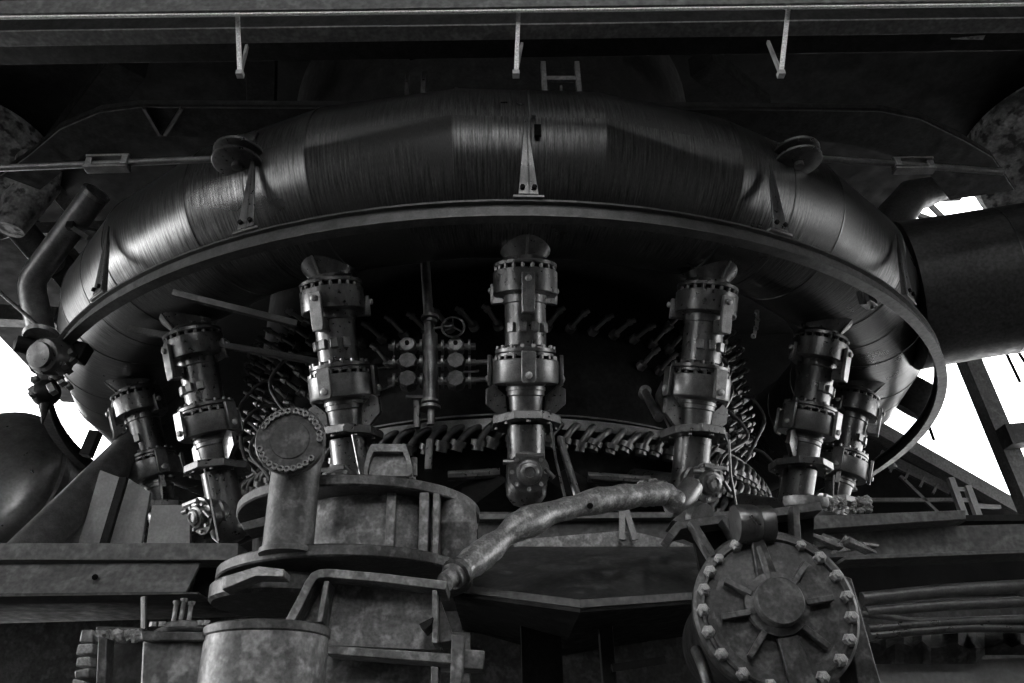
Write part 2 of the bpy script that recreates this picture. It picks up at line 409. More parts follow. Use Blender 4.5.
for k in range(14):
    a = (-1 if k % 2 else 1)*random.uniform(34, 66); z0 = random.uniform(5.2, 6.2); sgn = 1 if a > 0 else -1
    P_ = [pol(a, 3.5, z0), pol(a+sgn*2, 3.8, z0-.05), pol(a+sgn*random.uniform(2, 7), 3.95, z0-.4), pol(a+sgn*random.uniform(-4, 4), 3.8, z0-.75), pol(a, 3.62, z0-1.0)]
    MB().tube(bent(P_, .25, 6), .022, 8).build('cooling_hose', M_HOSE, furn)
# tapping nozzle stubs seen on the bare plate
for px, py in ((645, 392),):
    p = aty(px, py, 7.75); q = aty(px+14, py+26, 7.2)
    MB().tube([p, q], .045, 14).build('nozzle', M_HOSE, furn)
    MB().tube([p+V((0, .06, 0)), p+V((0, -.04, 0))], .065, 14).build('nozzle_flange', M_HOSE, furn)
# plate gusset on the shell right of centre
MB().prism([aty(672, 432, 7.2), aty(655, 395, 7.3), aty(662, 380, 7.4), aty(678, 425, 7.3)], (.03, .15, 0)).build('bracket_plate', M_HOSE, furn)

# ================================================================== VALVE MANIFOLD in front of the shell
def yb(px, py, y=6.9): return aty(px, py, y)
mf = thing('valve_manifold', yb(430, 415), 'small vertical pipe with six stacked valves left of the central drop pipe', 'valves')
MB().tube([yb(425, 262, 6.9), yb(430, 335)], .05, 14).build('riser_pipe', M_HOSE, mf)
MB().tube([yb(430, 335), yb(431, 402)], .075, 20).build('header_pipe', M_HOSE, mf)
MB().tube([yb(431, 402), yb(431, 425)], .035, 12).build('drain_pipe', M_HOSE, mf)
MB().tube([yb(417, 398, 6.95), yb(417, 428, 6.95)], .035, 10).build('riser_pipe', M_LEG, mf)
for py, r in ((318, .09), (322, .07), (402, .085), (408, .10)):
    p = yb(430, py); MB().tube([p-_z*.015, p+_z*.015], r, 16).build('pipe_flange', M_LEG2, mf)
for px in (408, 456):
    for i, py in enumerate((347, 363, 381)):
        p = yb(px, py)
        r = .085 if i == 0 else .095
        v = MB().lathe([(r*.9, -.08), (r, -.06), (r, .05), (r*.8, .07), (.03, .08)] if i == 0 else [(r*.9, -.08), (r, -.06), (r, .05), (r*.85, .07)], p, (0, -1, 0), 24 if i == 0 else 8).build('valve_body', M_LEG2 if i == 0 else M_DUST2, mf)
        if i == 0: MB().tube([p+V((0, -.07, 0)), p+V((0, -.10, 0))], .022, 10).build('spindle', M_SOOT, v)
        for s in (-1, 1):
            q = p+V((s*.13, 0, 0)); MB().tube([q-V((.012, 0, 0)), q+V((.012, 0, 0))], .075, 14).build('valve_flange', M_LEG2, v)
            MB().tube([p, q+V((s*.06, 0, 0))], .035, 10).build('nipple', M_HOSE, v)
    
for py in (347, 364, 381):
    MB().tube([yb(396, py), yb(470, py)], .022, 10).build('cross_pipe', M_HOSE, mf)
MB().tube(bent([yb(470, 363), yb(500, 361), yb(512, 360)], .05), .026, 10).build('branch_pipe', M_LEG2, mf)
MB().tube(bent([yb(470, 380), yb(494, 379), yb(496, 398)], .06), .026, 10).build('branch_pipe', M_LEG2, mf)
MB().tube([yb(406, 397), yb(428, 397)], .02, 8).build('lever', M_LEG2, mf)
for px, py in ((453, 327),):
    p = yb(px, py, 6.8)
    ring = [p+V((.11*math.cos(t*PI/10), 0, .11*math.sin(t*PI/10))) for t in range(21)]
    w = MB(); w.tube(ring, .012, 8, cap=False)
    for t in (0, 2*PI/3, 4*PI/3): w.tube([p, p+V((.11*math.sin(t), 0, .11*math.cos(t)))], .009, 6)
    w.build('hand_wheel', M_HOSE, mf)
    MB().tube([p+V((0, -.03, 0)), p+V((-.25, .12, .05))], .014, 8).build('valve_stem', M_HOSE, mf)
for x0, y0, x1, y1 in ((350, 372, 398, 366), (352, 400, 396, 384), (462, 372, 478, 371)):
    MB().tube([yb(x0, y0, 7.1), yb(x1, y1)], .014, 8).build('tubing', M_HOSE, mf)

ch = thing('chain', aty(756, 312, 7.6), 'short hanging chain in the dark between the fifth and sixth drop pipes from the left', 'chain')
for k, (x, y) in enumerate(((757, 312), (757.5, 316), (757.5, 320), (757, 324), (756, 328), (755, 332), (753.5, 336))):
    MB().lathe([(.012, -.012), (.028, -.012), (.028, .012), (.012, .012)], aty(x, y, 7.6), (1, 0, 0) if k % 2 else (.2, 1, 0), 10, closed=True).build('link', M_PALE, ch)
# ================================================================== TIE RODS WITH CLEVISES
def tie_rod(px, py, ex, ey, bx, by, label):
    a = ang_at(px, 6.2, 7.1); rad = V((math.sin(math.radians(a)), -math.cos(math.radians(a)), 0))
    P0 = on_torus(a, 28, .16)
    # slide to the exact column/row in depth
    P0 = aty(px, py, P0.y); E = aty(ex, ey, P0.y+.2)
    root = thing('tie_rod', P0, label, 'tie rod', None)
    for s in (-1, 1):
        MB().lathe([(.05, -.022), (.21, -.022), (.225, -.012), (.225, .012), (.21, .022), (.05, .022)], P0+_z*s*.055, _z, 36).build('clevis_disc', M_LEG, root)
    MB().tube([P0-_z*.12, P0+_z*.10], .045, 16).build('pin', M_LEG2, root)
    q = on_torus(a, 22, -.05)
    MB().bar(P0, q, .22, .12).build('clevis_lug', M_LEG, root, bevel=.01)
    MB().tube([P0, E], .032, 14).build('rod', M_HOSE, root)
    B = aty(bx, by, P0.y+.12); d = (E-P0).normalized()
    B = P0+d*(B-P0).dot(d)
    for s in (-1, 1):
        MB().bar(B-d*.20, B+d*.20, .025, .13, V((0, 1, 0)) if False else V((0, 0, 1))).build('turnbuckle_side', M_LEG, root, loc=None) if False else None
        MB().box(B+_z*s*.062, (.40, .10, .025)).build('turnbuckle_side', M_LEG2, root, bevel=.004)
        MB().box(B+d*s*.17, (.06, .10, .10)).build('turnbuckle_end', M_LEG2, root, bevel=.006)
    return root
tie_rod(238, 158, -20, 169, 110, 163, 'long horizontal rod with turnbuckle and disc end at the upper left of the ring pipe')
tie_rod(797, 157, 1003, 172, 912, 165, 'long horizontal rod with turnbuckle and disc end at the upper right of the ring pipe')

# ================================================================== HOT BLAST MAIN at the right
a0, a1 = atz(905, 296, 6.80), atz(1024, 277, 6.80)
a0, a1 = a0, a0+(a1-a0).normalized()*5
print('main', a0, a1)
dm = tag(MB().tube([a0+(a1-a0)*t for t in (0, .12, .3, .5, .75, 1, 2)], [.95, .92, .90, .90, .90, .90, .90], 64).build('blast_main', M_PIPE if False else M_DUCT, sharp=30),
    'very wide dark pipe running off the right edge from the ring-shaped pipe', 'pipe')
for t in (.22, .42):
    c = a0+(a1-a0)*t
    d = (a1-a0).normalized(); MB().lathe([(.89, -.015), (.915, -.006), (.915, .006), (.89, .015)], c, d, 64, closed=True).build('weld_seam', M_LEG, dm, sharp=60)

# ================================================================== TOP GIRDERS
def xbar(name, m, px, py, y, h, dep, parent=None, x0=-8, x1=8, dz=0):
    p = aty(px, py, y); return MB().box(V(((x0+x1)/2, y+dep/2, p.z+h/2+dz)), (x1-x0, dep, h)).build(name, m, parent, bevel=.004)
g = thing('overhead_girder', aty(512, 20, 4.7), 'long built-up steel girder spanning the very top of the picture', 'girder')
def zrow(py, y): return aty(512, py, y).z
def xb(name, m, z0, z1, y0, y1, x0=-8, x1=8, parent=None):
    return MB().box(V(((x0+x1)/2, (y0+y1)/2, (z0+z1)/2)), (x1-x0, y1-y0, z1-z0)).build(name, m, parent, bevel=.003)
zf = zrow(10, 4.5)
xb('bottom_flange', M_GIRD, zf-.02, zf, 4.5-.40, 4.5, parent=g)
xb('flange_lip', M_PALE, zf-.022, zf, 4.5, 4.515, parent=g)
zw = zrow(29, 4.9)
xb('edge_angle', M_WHITE, aty(512, 10.6, 4.06).z, aty(512, 9, 4.06).z, 4.06, 4.08, parent=g)
xb('front_plate', M_GIRD, aty(512, 9, 4.1).z, aty(512, 9, 4.1).z+.14, 4.08, 4.10, parent=g)
xb('web', M_DARK, zw, zrow(11, 4.9), 4.9, 4.915, parent=g)
xb('lower_flange', M_GIRD, zw-.02, zw, 4.84, 5.0, parent=g)
g2 = thing('inner_girder', aty(512, 38, 5.3), 'darker inner girder just under and behind the top girder', 'girder')
zq = zrow(47, 5.35)
xb('web', M_GIRD2, zq, zrow(29, 5.3), 5.30, 5.32, parent=g2)
xb('bottom_flange', M_DARK, zq-.02, zq, 5.22, 5.46, parent=g2)
zq2 = zrow(57, 5.8)
xb('rear_web', M_DARK, zq2, zrow(46, 5.75), 5.75, 5.8, parent=g2)
for px in (30, 85, 180, 300, 455, 560, 600, 815, 965):
    p = aty(px, 33, 5.29)
    MB().box(p+V((0, 0, -.02)), (.30, .02, .07)).jitter(.02).build('torn_scale', M_DUST, g2)
for (ax, ay, bx, by, cx, cy, lab) in ((237, 3, 240, 74, 247, 46, 'pale thin vee hanger under the top girder, left one'), (519, 2, 516, 74, 522, 44, 'pale thin hanger strip under the top girder in the middle'), (789, 2, 781, 74, 768, 42, 'pale thin vee hanger under the top girder, right one')):
    A, B, C_ = aty(ax, ay, 4.19), aty(bx, by, 4.19+.1), aty(cx, cy, 4.62)
    h = thing('girder_hanger', A, lab, 'bracket', None)
    MB().bar(A, B, .032, .02, V((0, 1, 0))).build('front_strip', M_WHITE, h)
    MB().bar(B, C_, .022, .03, V((0, 1, 0))).build('rear_strip', M_PALE, h)
    MB().box(B, (.05, .05, .04)).build('end_clip', M_PALE, h)

# ladder above the pipe
lp = [aty(544, 100, 6.7), aty(578, 100, 6.7)]
lad = thing('ladder', lp[0], 'short dark ladder end sticking up behind the top of the ring pipe', 'ladder')
for x0 in (544, 578):
    MB().box((aty(x0, 62, 6.7)+aty(x0, 98, 6.7))/2, (.055, .10, .50)).build('stile', M_GIRD, lad, bevel=.004)
MB().bar(aty(544, 79, 6.7), aty(578, 79, 6.7), .04, .06).build('rung', M_GIRD, lad)
MB().tube([aty(561, 100, 6.72), aty(561, 86, 6.72)], .015, 8).build('bolt', M_GIRD, lad)

# ================================================================== PLATFORM PLATE above the pipe
out = [(0, 175), (28, 155), (60, 128), (100, 111), (140, 106), (340, 107), (520, 107), (700, 108), (880, 110), (920, 118), (965, 140), (992, 156), (1015, 190)]
inn = [(40, 190), (62, 172), (90, 150), (130, 140), (165, 137), (340, 138), (520, 138), (700, 140), (820, 141), (860, 146), (905, 160), (930, 175), (950, 200)]
ZP = 9.0
pf = thing('platform_ring', atz(520, 120, ZP), 'dark rounded walkway plate high above the ring-shaped pipe', 'platform')
b = MB(); O_ = [atz(x, y, ZP) for x, y in out]; I_ = [atz(x, y, ZP) for x, y in inn]
b.skin([b.ring([o_, i_, i_+_z*.03, o_+_z*.03]) for o_, i_ in zip(O_, I_)]); b.build('floor_plate', M_SOOT, pf)
b = MB(); b.skin([b.ring([o_-V((0, .0, .02)), o_+V((0, .015, -.02)), o_+V((0, .015, .10)), o_+V((0, 0, .10))]) for o_ in O_]); b.build('edge_strip', M_DARK, pf)
for x0, y0, x1, y1 in ((144, 108, 160, 135), (182, 108, 165, 135)):
    MB().bar(atz(x0, y0, ZP-.03), atz(x1, y1, ZP-.03), .04, .04).build('stiffener', M_DARK, pf)

# big stained ducts in the upper corners
tag(MB().lathe([(.6, 0), (1.55, .0), (1.62, .2), (1.62, 1.0), (1.68, 1.02), (1.68, 1.10), (1.62, 1.12), (1.62, 3.0)], aty(1075, 160, 11.0), (aty(990, 60, 13)-aty(1075, 160, 11.0)), 64).build('stained_duct', M_STAIN, sharp=30), 'broad round stained duct in the upper right corner behind the tie rod', 'duct')
dl = tag(MB().lathe([(.6, 0), (1.4, .0), (1.5, .2), (1.5, .8), (1.55, .82), (1.55, .88), (1.5, .9), (1.5, 3.0)], aty(-50, 175, 11.0), (aty(40, 60, 13)-aty(-50, 175, 11.0)), 64).build('stained_duct', M_STAIN, sharp=30), 'broad round stained duct in the upper left corner', 'duct')

# ceiling clutter: rafters
for i, (x0, y0, x1, y1, w) in enumerate(((60, 150, 130, 60, .5), (560, 55, 560, 95, .3), (262, 45, 262, 110, .4), (428, 50, 428, 110, .5), (700, 60, 760, 110, .4))):
    A, B = atz(x0, y0, 10.6), atz(x1, y1, 10.6)
    tag(MB().bar(A, B, w, .35).build('rafter', M_SOOT, bevel=.01), ['slanting dark rafter above the walkway at the upper left', 'dark rafter seen through the middle beside the ladder', 'dark rafter under the roof above the left tie rod disc', 'dark rafter under the roof left of the middle hanger strip', 'slanting dark rafter under the roof left of the right vee hanger'][i], 'rafter')

# ================================================================== OPEN ELBOWED PIPE at the left
op = thing('vent_pipe', aty(40, 330, 8.6), 'open-ended bent pipe rising at the left, lit along its edge', 'pipe')
pts = [aty(42, 335, 8.6), aty(30, 282, 8.3), aty(97, 192, 7.6)]
b = MB(); b.tube([pts[0], pts[0]*.12+pts[1]*.88], .155, 28, cap=False); 
b = MB(); b.tube(bent(pts, .16, 3), .155, 32, cap=False)
b.build('pipe_tube', M_HOSE, op)
d = (pts[2]-pts[1]).normalized()
MB().lathe([(.135, -.9), (.135, .0), (.165, 0), (.165, -.05), (.15, -.06), (.15, -.9)], pts[2], d, 32, closed=True).build('rim', M_HOSE, op)
MB().lathe([(.15, -.02), (.15, 0), (.19, 0), (.19, .04), (.1, .04)], pts[0], (pts[0]-pts[1]), 28).build('base_flange', M_LEG2, op)
MB().bar(aty(70, 226, 7.7), on_torus(ang_at(98, 5.9, 6.9), 25, 0), .03, .05).build('support_strut', M_HOSE, op)
MB().bar(aty(72, 226, 7.7), aty(100, 232, 7.9), .04, .04).build('support_strut', M_DARK, op)
MB().box(aty(71, 226, 7.66), (.09, .09, .09)).build('strut_clamp', M_DARK, op, bevel=.01)
tag(MB().tube([aty(-5, 288, 8.0), aty(40, 327, 8.2)], .022, 10).build('thin_rod', M_HOSE), 'thin pale rod slanting down to the hoist trolley at the left edge', 'rod')
def rodthing(p, q, r, lab, name='brace_rod', m=M_HOSE):
    return tag(MB().tube([p, q], r, 10).build(name, m), lab, 'rod')
tag(MB().bar(aty(172, 293, 6.6), aty(297, 324, 7.0), .05, .07).build('brace_bar', M_RAIL, bevel=.004), 'flat dark bar running from the ring pipe underside to the third drop pipe', 'bar')
tag(MB().bar(aty(128, 329, 7.4), aty(330, 364, 7.6), .05, .07).build('brace_bar', M_RAIL, bevel=.004), 'lower flat bar crossing above the second drop pipe from the left', 'bar')

# background steelwork beyond the open pipe
for i, (x0, y0, x1, y1, w, m, Y) in enumerate(((-10, 185, 90, 300, .5, M_DARK, 13), (20, 232, 110, 230, .25, M_GIRD2, 12), (55, 190, 115, 260, .25, M_GIRD, 12.5), (-10, 315, 60, 318, .3, M_GIRD2, 12.5), (60, 245, 110, 300, .3, M_GIRD, 13))):
    tag(MB().bar(aty(x0, y0, Y), aty(x1, y1, Y), w, w).build('steel_beam', m, bevel=.01), ['wide dark slanting beam behind the open bent pipe', 'level grey beam behind the open bent pipe', 'thin slanting beam behind the mouth of the open bent pipe', 'level beam at the left edge behind the elbow of the open pipe', 'slanting beam between the open bent pipe and the ring pipe'][i], 'beam')
b = MB().tube([aty(10, 230, 10), aty(22, 205, 10), aty(40, 185, 10), aty(35, 160, 10)], [.2, .3, .3, .28], 24)
tag(b.build('stained_pipe_bend', M_STAIN), 'pale blotchy pipe bend behind the left tie rod', 'pipe')
tag(MB().tube([aty(8, 215, 11), aty(52, 265, 11)], .22, 24).build('background_pipe', M_DUCT), 'dark straight pipe slanting behind the open bent pipe', 'pipe')
# curved hood seen right of the ring pipe
hd = MB(); pa = [aty(x, y, 12.0) for x, y in ((892, 240), (896, 215), (912, 196), (938, 189), (960, 188))]
hd.tube(pa, [.34, .34, .32, .25, .1], 24); tag(hd.build('curved_duct', M_DUCT), 'small curved duct bend in the skylight gap right of the ring pipe', 'duct')

# ================================================================== HOIST TROLLEY on the rail, left
hp = pol(ang_at(62, RR, ZR), RR, ZR)
ht = thing('hoist_trolley', hp, 'greasy motor hoist cluster hanging on the rail at the far left', 'hoist')
def H(px, py, dy=0): return aty(px, py, hp.y+dy)
fw = V((-.2, -.9, -.35)).normalized()
MB().lathe([(.05, .0), (.15, 0), (.19, .03), (.19, .24), (.17, .27), (.13, .28), (.13, .33), (.02, .34)], H(62, 358, -.1), fw, 28).build('motor', M_LEG, ht)
MB().box(H(80, 353, -.1), (.16, .16, .2), Matrix.Rotation(.3, 3, 'Y')).build('gear_box', M_DARK, ht, bevel=.015)
MB().lathe([(.02, 0), (.17, .01), (.19, .04), (.17, .08), (.02, .09)], H(43, 334, 0), V((.1, -.3, -1)), 24).build('wheel', M_LEG2, ht)
MB().lathe([(.02, 0), (.09, .01), (.09, .18), (.02, .2)], H(35, 348, 0), V((-.8, -.6, 0)), 20).build('brake_drum', M_DARK, ht)
for i in range(18):
    MB().box(H(30+random.uniform(0, 44), 344+i*3.0, random.uniform(-.25, .1)), (random.uniform(.04, .13), .08, random.uniform(.03, .08)), Matrix.Rotation(random.uniform(-1, 1), 3, 'Y')).build('linkage', M_LEG2, ht, bevel=.006)
MB().sphere(H(46, 393, 0), .14, 20).build('counterweight', M_DARK, ht)
MB().tube([H(46, 400), H(42, 424)], [.06, .008], 12).build('drip_point', M_DARK, ht)
MB().tube(bent([H(60, 350), H(50, 372), H(56, 392)], .1), .03, 10).build('hose', M_DARK, ht)
MB().bar(H(84, 345), H(64, 345), .06, .06).build('trolley_arm', M_LEG, ht, bevel=.006)

# small trolley stop on the right of the rail
a = ang_at(880, 6.0, 5.8); p = pol(a, 6.0, 5.70)
rs = thing('rail_stop', pol(a, 5.85, 5.7), 'small bolted clamp on the right side of the hoist rail', 'clamp')
MB().box(pol(a, 5.84, 5.72), (.16, .12, .16), Matrix.Rotation(math.radians(a), 3, 'Z')).build('clamp_block', M_LEG, rs, bevel=.01)
for s in (-1, 1): MB().tube([pol(a+s*.7, 5.84, 5.62), pol(a+s*.7, 5.84, 5.83)], .02, 8).build('bolt', M_LEG2, rs)

# ================================================================== LEFT: big round vessel, slanting pipe, plates
A, B = aty(-32, 488, 11.5), aty(105, 600, 15.5)
dv = (B-A).normalized()
bv = thing('round_duct', A, 'very large round steel duct filling the lower left edge', 'duct')
MB().lathe([(.2, -.42), (.8, -.36), (1.1, -.25), (1.28, -.1), (1.35, .05), (1.35, 4.5)], A, dv, 72).build('duct_shell', M_DUCT2, bv)
MB().lathe([(1.34, .05), (1.41, .05), (1.41, .20), (1.34, .20)], A, dv, 72, closed=True).build('band', M_LEG2, bv)
tag(MB().tube([aty(20, 560, 8.0), aty(140, 440, 9.2)], .205, 36).build('slanting_pipe', M_HOSE), 'grey pipe slanting up from the left deck behind the leftmost drop pipe', 'pipe')
tag(MB().tube([aty(52, 552, 8.6), aty(112, 482, 9.4)], .05, 12).build('thin_pipe', M_LEG), 'thin pipe running just under the slanting grey pipe', 'pipe')
lp_ = thing('plate_screen', aty(120, 545, 8.4), 'upright steel plates, sky light put into their colour, behind the left deck girder', 'plate')
for poly in (((100, 470), (122, 478), (96, 552), (76, 552)), ((128, 478), (150, 492), (140, 552), (108, 552)), ((152, 505), (190, 505), (190, 552), (145, 552))):
    MB().prism([aty(x, y, 8.4) for x, y in poly], (0, .05, 0))  .build('plate', M_PALE, lp_, bevel=.004)  # sky light on these plates is put into their pale colour
MB().bar(aty(124, 478, 8.3), aty(102, 552, 8.3), .06, .08).build('edge_bar', M_DARK, lp_)

# left deck girder
dk = thing('deck_girder', aty(100, 560, 6.0), 'long level beam with a deep lower plate at the left side', 'girder')
zA, zB = zrow(543.5, 6.0), zrow(561, 6.0)
def bandx(name, m, x0, x1, r0, r1, y, d, parent):
    pts = [aty(x0, r1, y), aty(x1, r1, y), aty(x1, r0, y), aty(x0, r0, y)]
    return MB().prism(pts, (0, d, 0)).build(name, m, parent, bevel=.004)
bandx('top_beam', M_GIRD, -40, 238, 543, 560, 6.0, .25, dk)
MB().prism([aty(-40, 594, 5.95), aty(186, 592, 5.95), aty(201, 562, 6.05), aty(-40, 565, 6.05)], (0, .03, 0)).build('lower_plate', M_GIRD, dk, bevel=.004)
MB().prism([aty(-40, 597, 5.9), aty(198, 594, 5.9), aty(198, 592, 5.9), aty(-40, 594, 5.9)], (0, .3, 0)).build('bottom_strip', M_GIRD2, dk)
MB().prism([aty(200, 562, 6.3), aty(250, 562, 6.3), aty(250, 604, 6.3), aty(190, 600, 6.3)], (0, .03, 0)).build('end_plate', M_DARK, dk)
MB().tube([aty(95, 577, 6.0), aty(95, 577, 5.93)], .022, 8).build('bolt', M_SOOT, dk)
struct('platform_floor', MB().box(V((-3.4, 8.2, 3.05)), (5.5, 3.7, .08)), M_DARK)
tag(MB().tube([aty(144, 597, 5.0), aty(144, 632, 5.0)], .018, 10).build('thin_post', M_LEG), 'thin upright rod below the left beam behind the stud-topped cap', 'rod')

# ================================================================== CENTRE: spool vessel
c1 = aty(346, 476, 4.85); zt = c1.z; C1 = V((c1.x-.03, 5.65, zt))
c2 = aty(326, 547, 4.75); C2 = V((c2.x, 5.50, c2.z))
sv = thing('flanged_vessel', V((C2.x, C2.y, C2.z)), 'stout round vessel body between two broad disc flanges left of the bent wrapped pipe', 'vessel')
MB().lathe([(.3, -.075), (.84, -.075), (.85, -.065), (.85, -.01), (.84, 0), (.3, 0)], C1, _z, 80).build('upper_flange', M_DUST2, sv)
MB().lathe([(.3, -.075), (.83, -.075), (.84, -.065), (.84, -.01), (.83, 0), (.3, 0)], C2, _z, 80).build('lower_flange', M_DUST2, sv)
bc = V((aty(366, 520, 5.05).x, 5.62, C2.z))
MB().lathe([(.62, 0), (.62, zt-C2.z-.07)], bc, _z, 64).build('vessel_body', M_DUST, sv)
for px, w, yy in ((391, .055, 4.98), (424, .06, 5.0), (436, .04, 5.02)):
    p = aty(px, 520, yy)
    MB().box(V((p.x, yy+.12, (zt+C2.z)/2-.04)), (w, .30, zt-C2.z-.08)).build('rib', M_DUST, sv, bevel=.004)
p = aty(457, 520, 5.2)
MB().lathe([(.11, 0), (.13, .05), (.13, .22), (.137, .23), (.137, .25), (.13, .26), (.12, zt-C2.z-.08)], V((p.x, 5.25, C2.z)), _z, 32).build('side_cylinder', M_DUST, sv)
MB().lathe([(.1, -.1), (.42, -.1), (.44, -.08), (.44, .0), (.42, .02), (.1, .02)], V((aty(275, 585, 5.0).x, 5.2, aty(275, 575, 4.8).z)), _z, 56).build('side_disc', M_DUST2, sv)
MB().prism([aty(222, 577, 4.7), aty(258, 566, 4.5), aty(284, 569, 4.5), aty(284, 577, 4.5), aty(256, 576, 4.5), aty(222, 590, 4.7)], (0, .15, 0)).build('side_lug', M_DUST, sv, bevel=.006)
MB().prism([aty(240, 523, 4.9), aty(270, 515, 4.9), aty(270, 525, 4.9), aty(244, 531, 4.9)], (0, .2, 0)).build('side_lug', M_DUST2, sv, bevel=.006)
hood = thing('pipe_saddle', aty(385, 470, 5.6), 'small arched steel hood sitting on the upper disc flange', 'hood')
hb = MB(); pr = []
for k in range(13):
    t = PI*k/12; pr.append((388-24*math.cos(t), 474-30*min(1, 1.4*math.sin(t))))
rings = []
for x, y in pr:
    o_ = aty(x, y, 5.5); i_ = aty(388+(x-388)*.86, 476+(y-474)*.82, 5.5); rings.append(hb.ring([o_, i_, i_+V((0, .4, 0)), o_+V((0, .4, 0))]))
hb.skin(rings); hb.build('arch_band', M_DUST, hood)
MB().prism([aty(x, y, 5.56) for x, y in ((366, 476), (371, 460), (376, 452), (386, 448), (402, 451), (407, 462), (410, 476))], (0, .03, 0)).build('end_plate', M_DUST, hood)
MB().tube([aty(414, 458, 5.6), aty(414, 476, 5.6)], .025, 10).build('standpipe', M_DUST2, hood)

# capped vertical pipe
cp = thing('capped_pipe', aty(287, 545, 4.55), 'upright pipe closed by a round blind flange with a ring of bolts', 'pipe')
pc = aty(293, 500, 4.75); zb_, zt_ = aty(287, 548, 4.62).z, aty(287, 452, 4.62).z
MB().lathe([(.165, -.01), (.165, .02), (.15, .025), (.148, .06), (.148, zt_-zb_-.06), (.165, zt_-zb_+.02), (.165, zt_-zb_+.12), (.02, zt_-zb_+.14)], V((pc.x, 4.75, zb_)), _z, 48).build('pipe_shaft', M_DUST2, cp)
fc = aty(290, 440, 4.50); fn = V((.03, -1, -.10)).normalized()
MB().lathe([(.13, -.22), (.185, -.12), (.19, -.05), (.12, -.05)], fc, fn, 48).build('neck_flange', M_DUST2, cp)
bf = MB().lathe([(.05, -.045), (.205, -.045), (.208, -.035), (.208, -.005), (.202, 0), (.118, 0), (.113, .006), (.02, .006)], fc, fn, 56).build('blind_flange', M_DUST2, cp)
fx = fn.cross(_z).normalized(); fy = fx.cross(fn)
if fx.x < 0: fx = -fx
if fy.z < 0: fy = -fy
me = None
for dg in (62, 72, 82, 48, 36, 25, 12, 1, 98, 108, 118, 130, 142, 152, 198, 210, 222, 234, 246, 258, 270, 282, 294, 306, 320):
    if 82 < dg < 92: continue
    p = fc+fn*.004+(fx*math.cos(math.radians(dg))+fy*math.sin(math.radians(dg)))*.178
    if me is None:
        o = MB().lathe([(.019, 0), (.019, .018), (.010, .019), (.009, .008), (.001, .008)], p, fn, 12).build('bolt', M_DUST, bf); me = o.data; base = o.location+gloc(bf)-p
    else:
        o = bpy.data.objects.new('bolt', me); COL.objects.link(o); o.parent = bf; o.location = p+base-gloc(bf)

# bracket frame below the vessel
br = thing('bracket_frame', aty(370, 640, 4.3), 'dusty welded box bracket with curved top flange under the disc flanges', 'bracket')
def plate_path(pts, y, d, th, m, name, parent):
    b = MB(); P3 = [aty(x, yy, y) for x, yy in pts]; rings = []
    for i, p in enumerate(P3):
        dd = (P3[min(i+1, len(P3)-1)]-P3[max(i-1, 0)]).normalized(); nn = V((-dd.z, 0, dd.x)); 
        rings.append(b.ring([p, p-nn*th, p-nn*th+V((0, d, 0)), p+V((0, d, 0))]))
    b.skin(rings); return b.build(name, m, parent, bevel=.004)
plate_path([(284, 622), (296, 600), (306, 580), (311, 573), (318, 569.5), (328, 568.5), (380, 573), (447, 581)], 4.25, .30, .045, M_DUST, 'top_flange', br)
MB().prism([aty(x, y, 4.42) for x, y in ((290, 622), (313, 574), (440, 586), (440, 650), (325, 645), (325, 622))], (0, .04, 0)).build('back_plate', M_DUST, br)
for pts in (((324, 581), (329, 581), (322, 622), (317, 622)), ((432, 590), (437, 590), (438, 643), (432, 643))):
    MB().prism([aty(x, y, 4.25) for x, y in pts], (0, .18, 0)).build('rib', M_DUST, br, bevel=.004)
MB().prism([aty(x, y, 4.35) for x, y in ((439, 596), (455, 640), (439, 643))], (0, .3, 0)).build('gusset', M_DUST2, br, bevel=.004)
MB().prism([aty(x, y, 4.2) for x, y in ((325, 645), (455, 654), (455, 664), (325, 654))], (0, .42, 0)).build('lower_flange', M_DUST, br, bevel=.006)
MB().prism([aty(x, y, 4.4) for x, y in ((325, 655), (440, 664), (440, 700), (325, 700))], (0, .04, 0)).build('lower_plate', M_DUST, br)
MB().prism([aty(x, y, 4.2) for x, y in ((431, 666), (438, 667), (438, 700), (431, 700))], (0, .2, 0)).build('rib', M_DUST, br, bevel=.004)
MB().prism([aty(x, y, 4.22) for x, y in ((457, 648), (484, 650), (483, 669), (457, 668))], (0, .22, 0)).jitter(.006).build('end_block', M_DUST, br, bevel=.008)
MB().prism([aty(x, y, 4.12) for x, y in ((452, 634), (465, 636), (462, 690), (450, 700))], (0, .1, 0)).jitter(.004).build('clamp_strip', M_DUST, br, bevel=.006)
MB().prism([aty(x, y, 4.2) for x, y in ((419, 624), (433, 617), (431, 624), (424, 630))], (0, .2, 0)).build('torn_scrap', M_DARK, br)

# wrapped bent pipe
wp = thing('wrapped_pipe', aty(560, 515, 5.2), 'bent pipe in flaking wrap sloping up from the bracket to the drop pipe foot', 'pipe')
pts = [aty(462, 570, 4.75), aty(492, 547, 4.9), aty(516, 527, 5.0), aty(550, 513, 5.15), aty(600, 500, 5.35), aty(640, 495, 5.5), aty(664, 493, 5.6), aty(678, 504, 5.65)]
pp = []
for i in range(len(pts)-1):
    for k in range(6): pp.append(pts[i]*(1-k/6)+pts[i+1]*k/6)
pp.append(pts[-1])
pp = [pp[0]]+[(pp[i-1]+pp[i]*2+pp[i+1])/4 for i in range(1, len(pp)-1)]+[pp[-1]]
MB().tube(pp, [.079+.018*math.sin(i*.55)*math.exp(-((i-14)/9)**2)+.012*random.random() for i in range(len(pp))], 22).build('wrap', M_WRAP, wp, sharp=50)
p0, p1 = aty(445, 582, 4.65), pts[0]
MB().tube([p0, p0*.5+p1*.5], .055, 20).build('end_coupling', M_DUST, wp)
MB().tube([p0*.6+p1*.4, p1*1.0], [.075, .08], 20).build('end_coupling', M_DUST, wp)
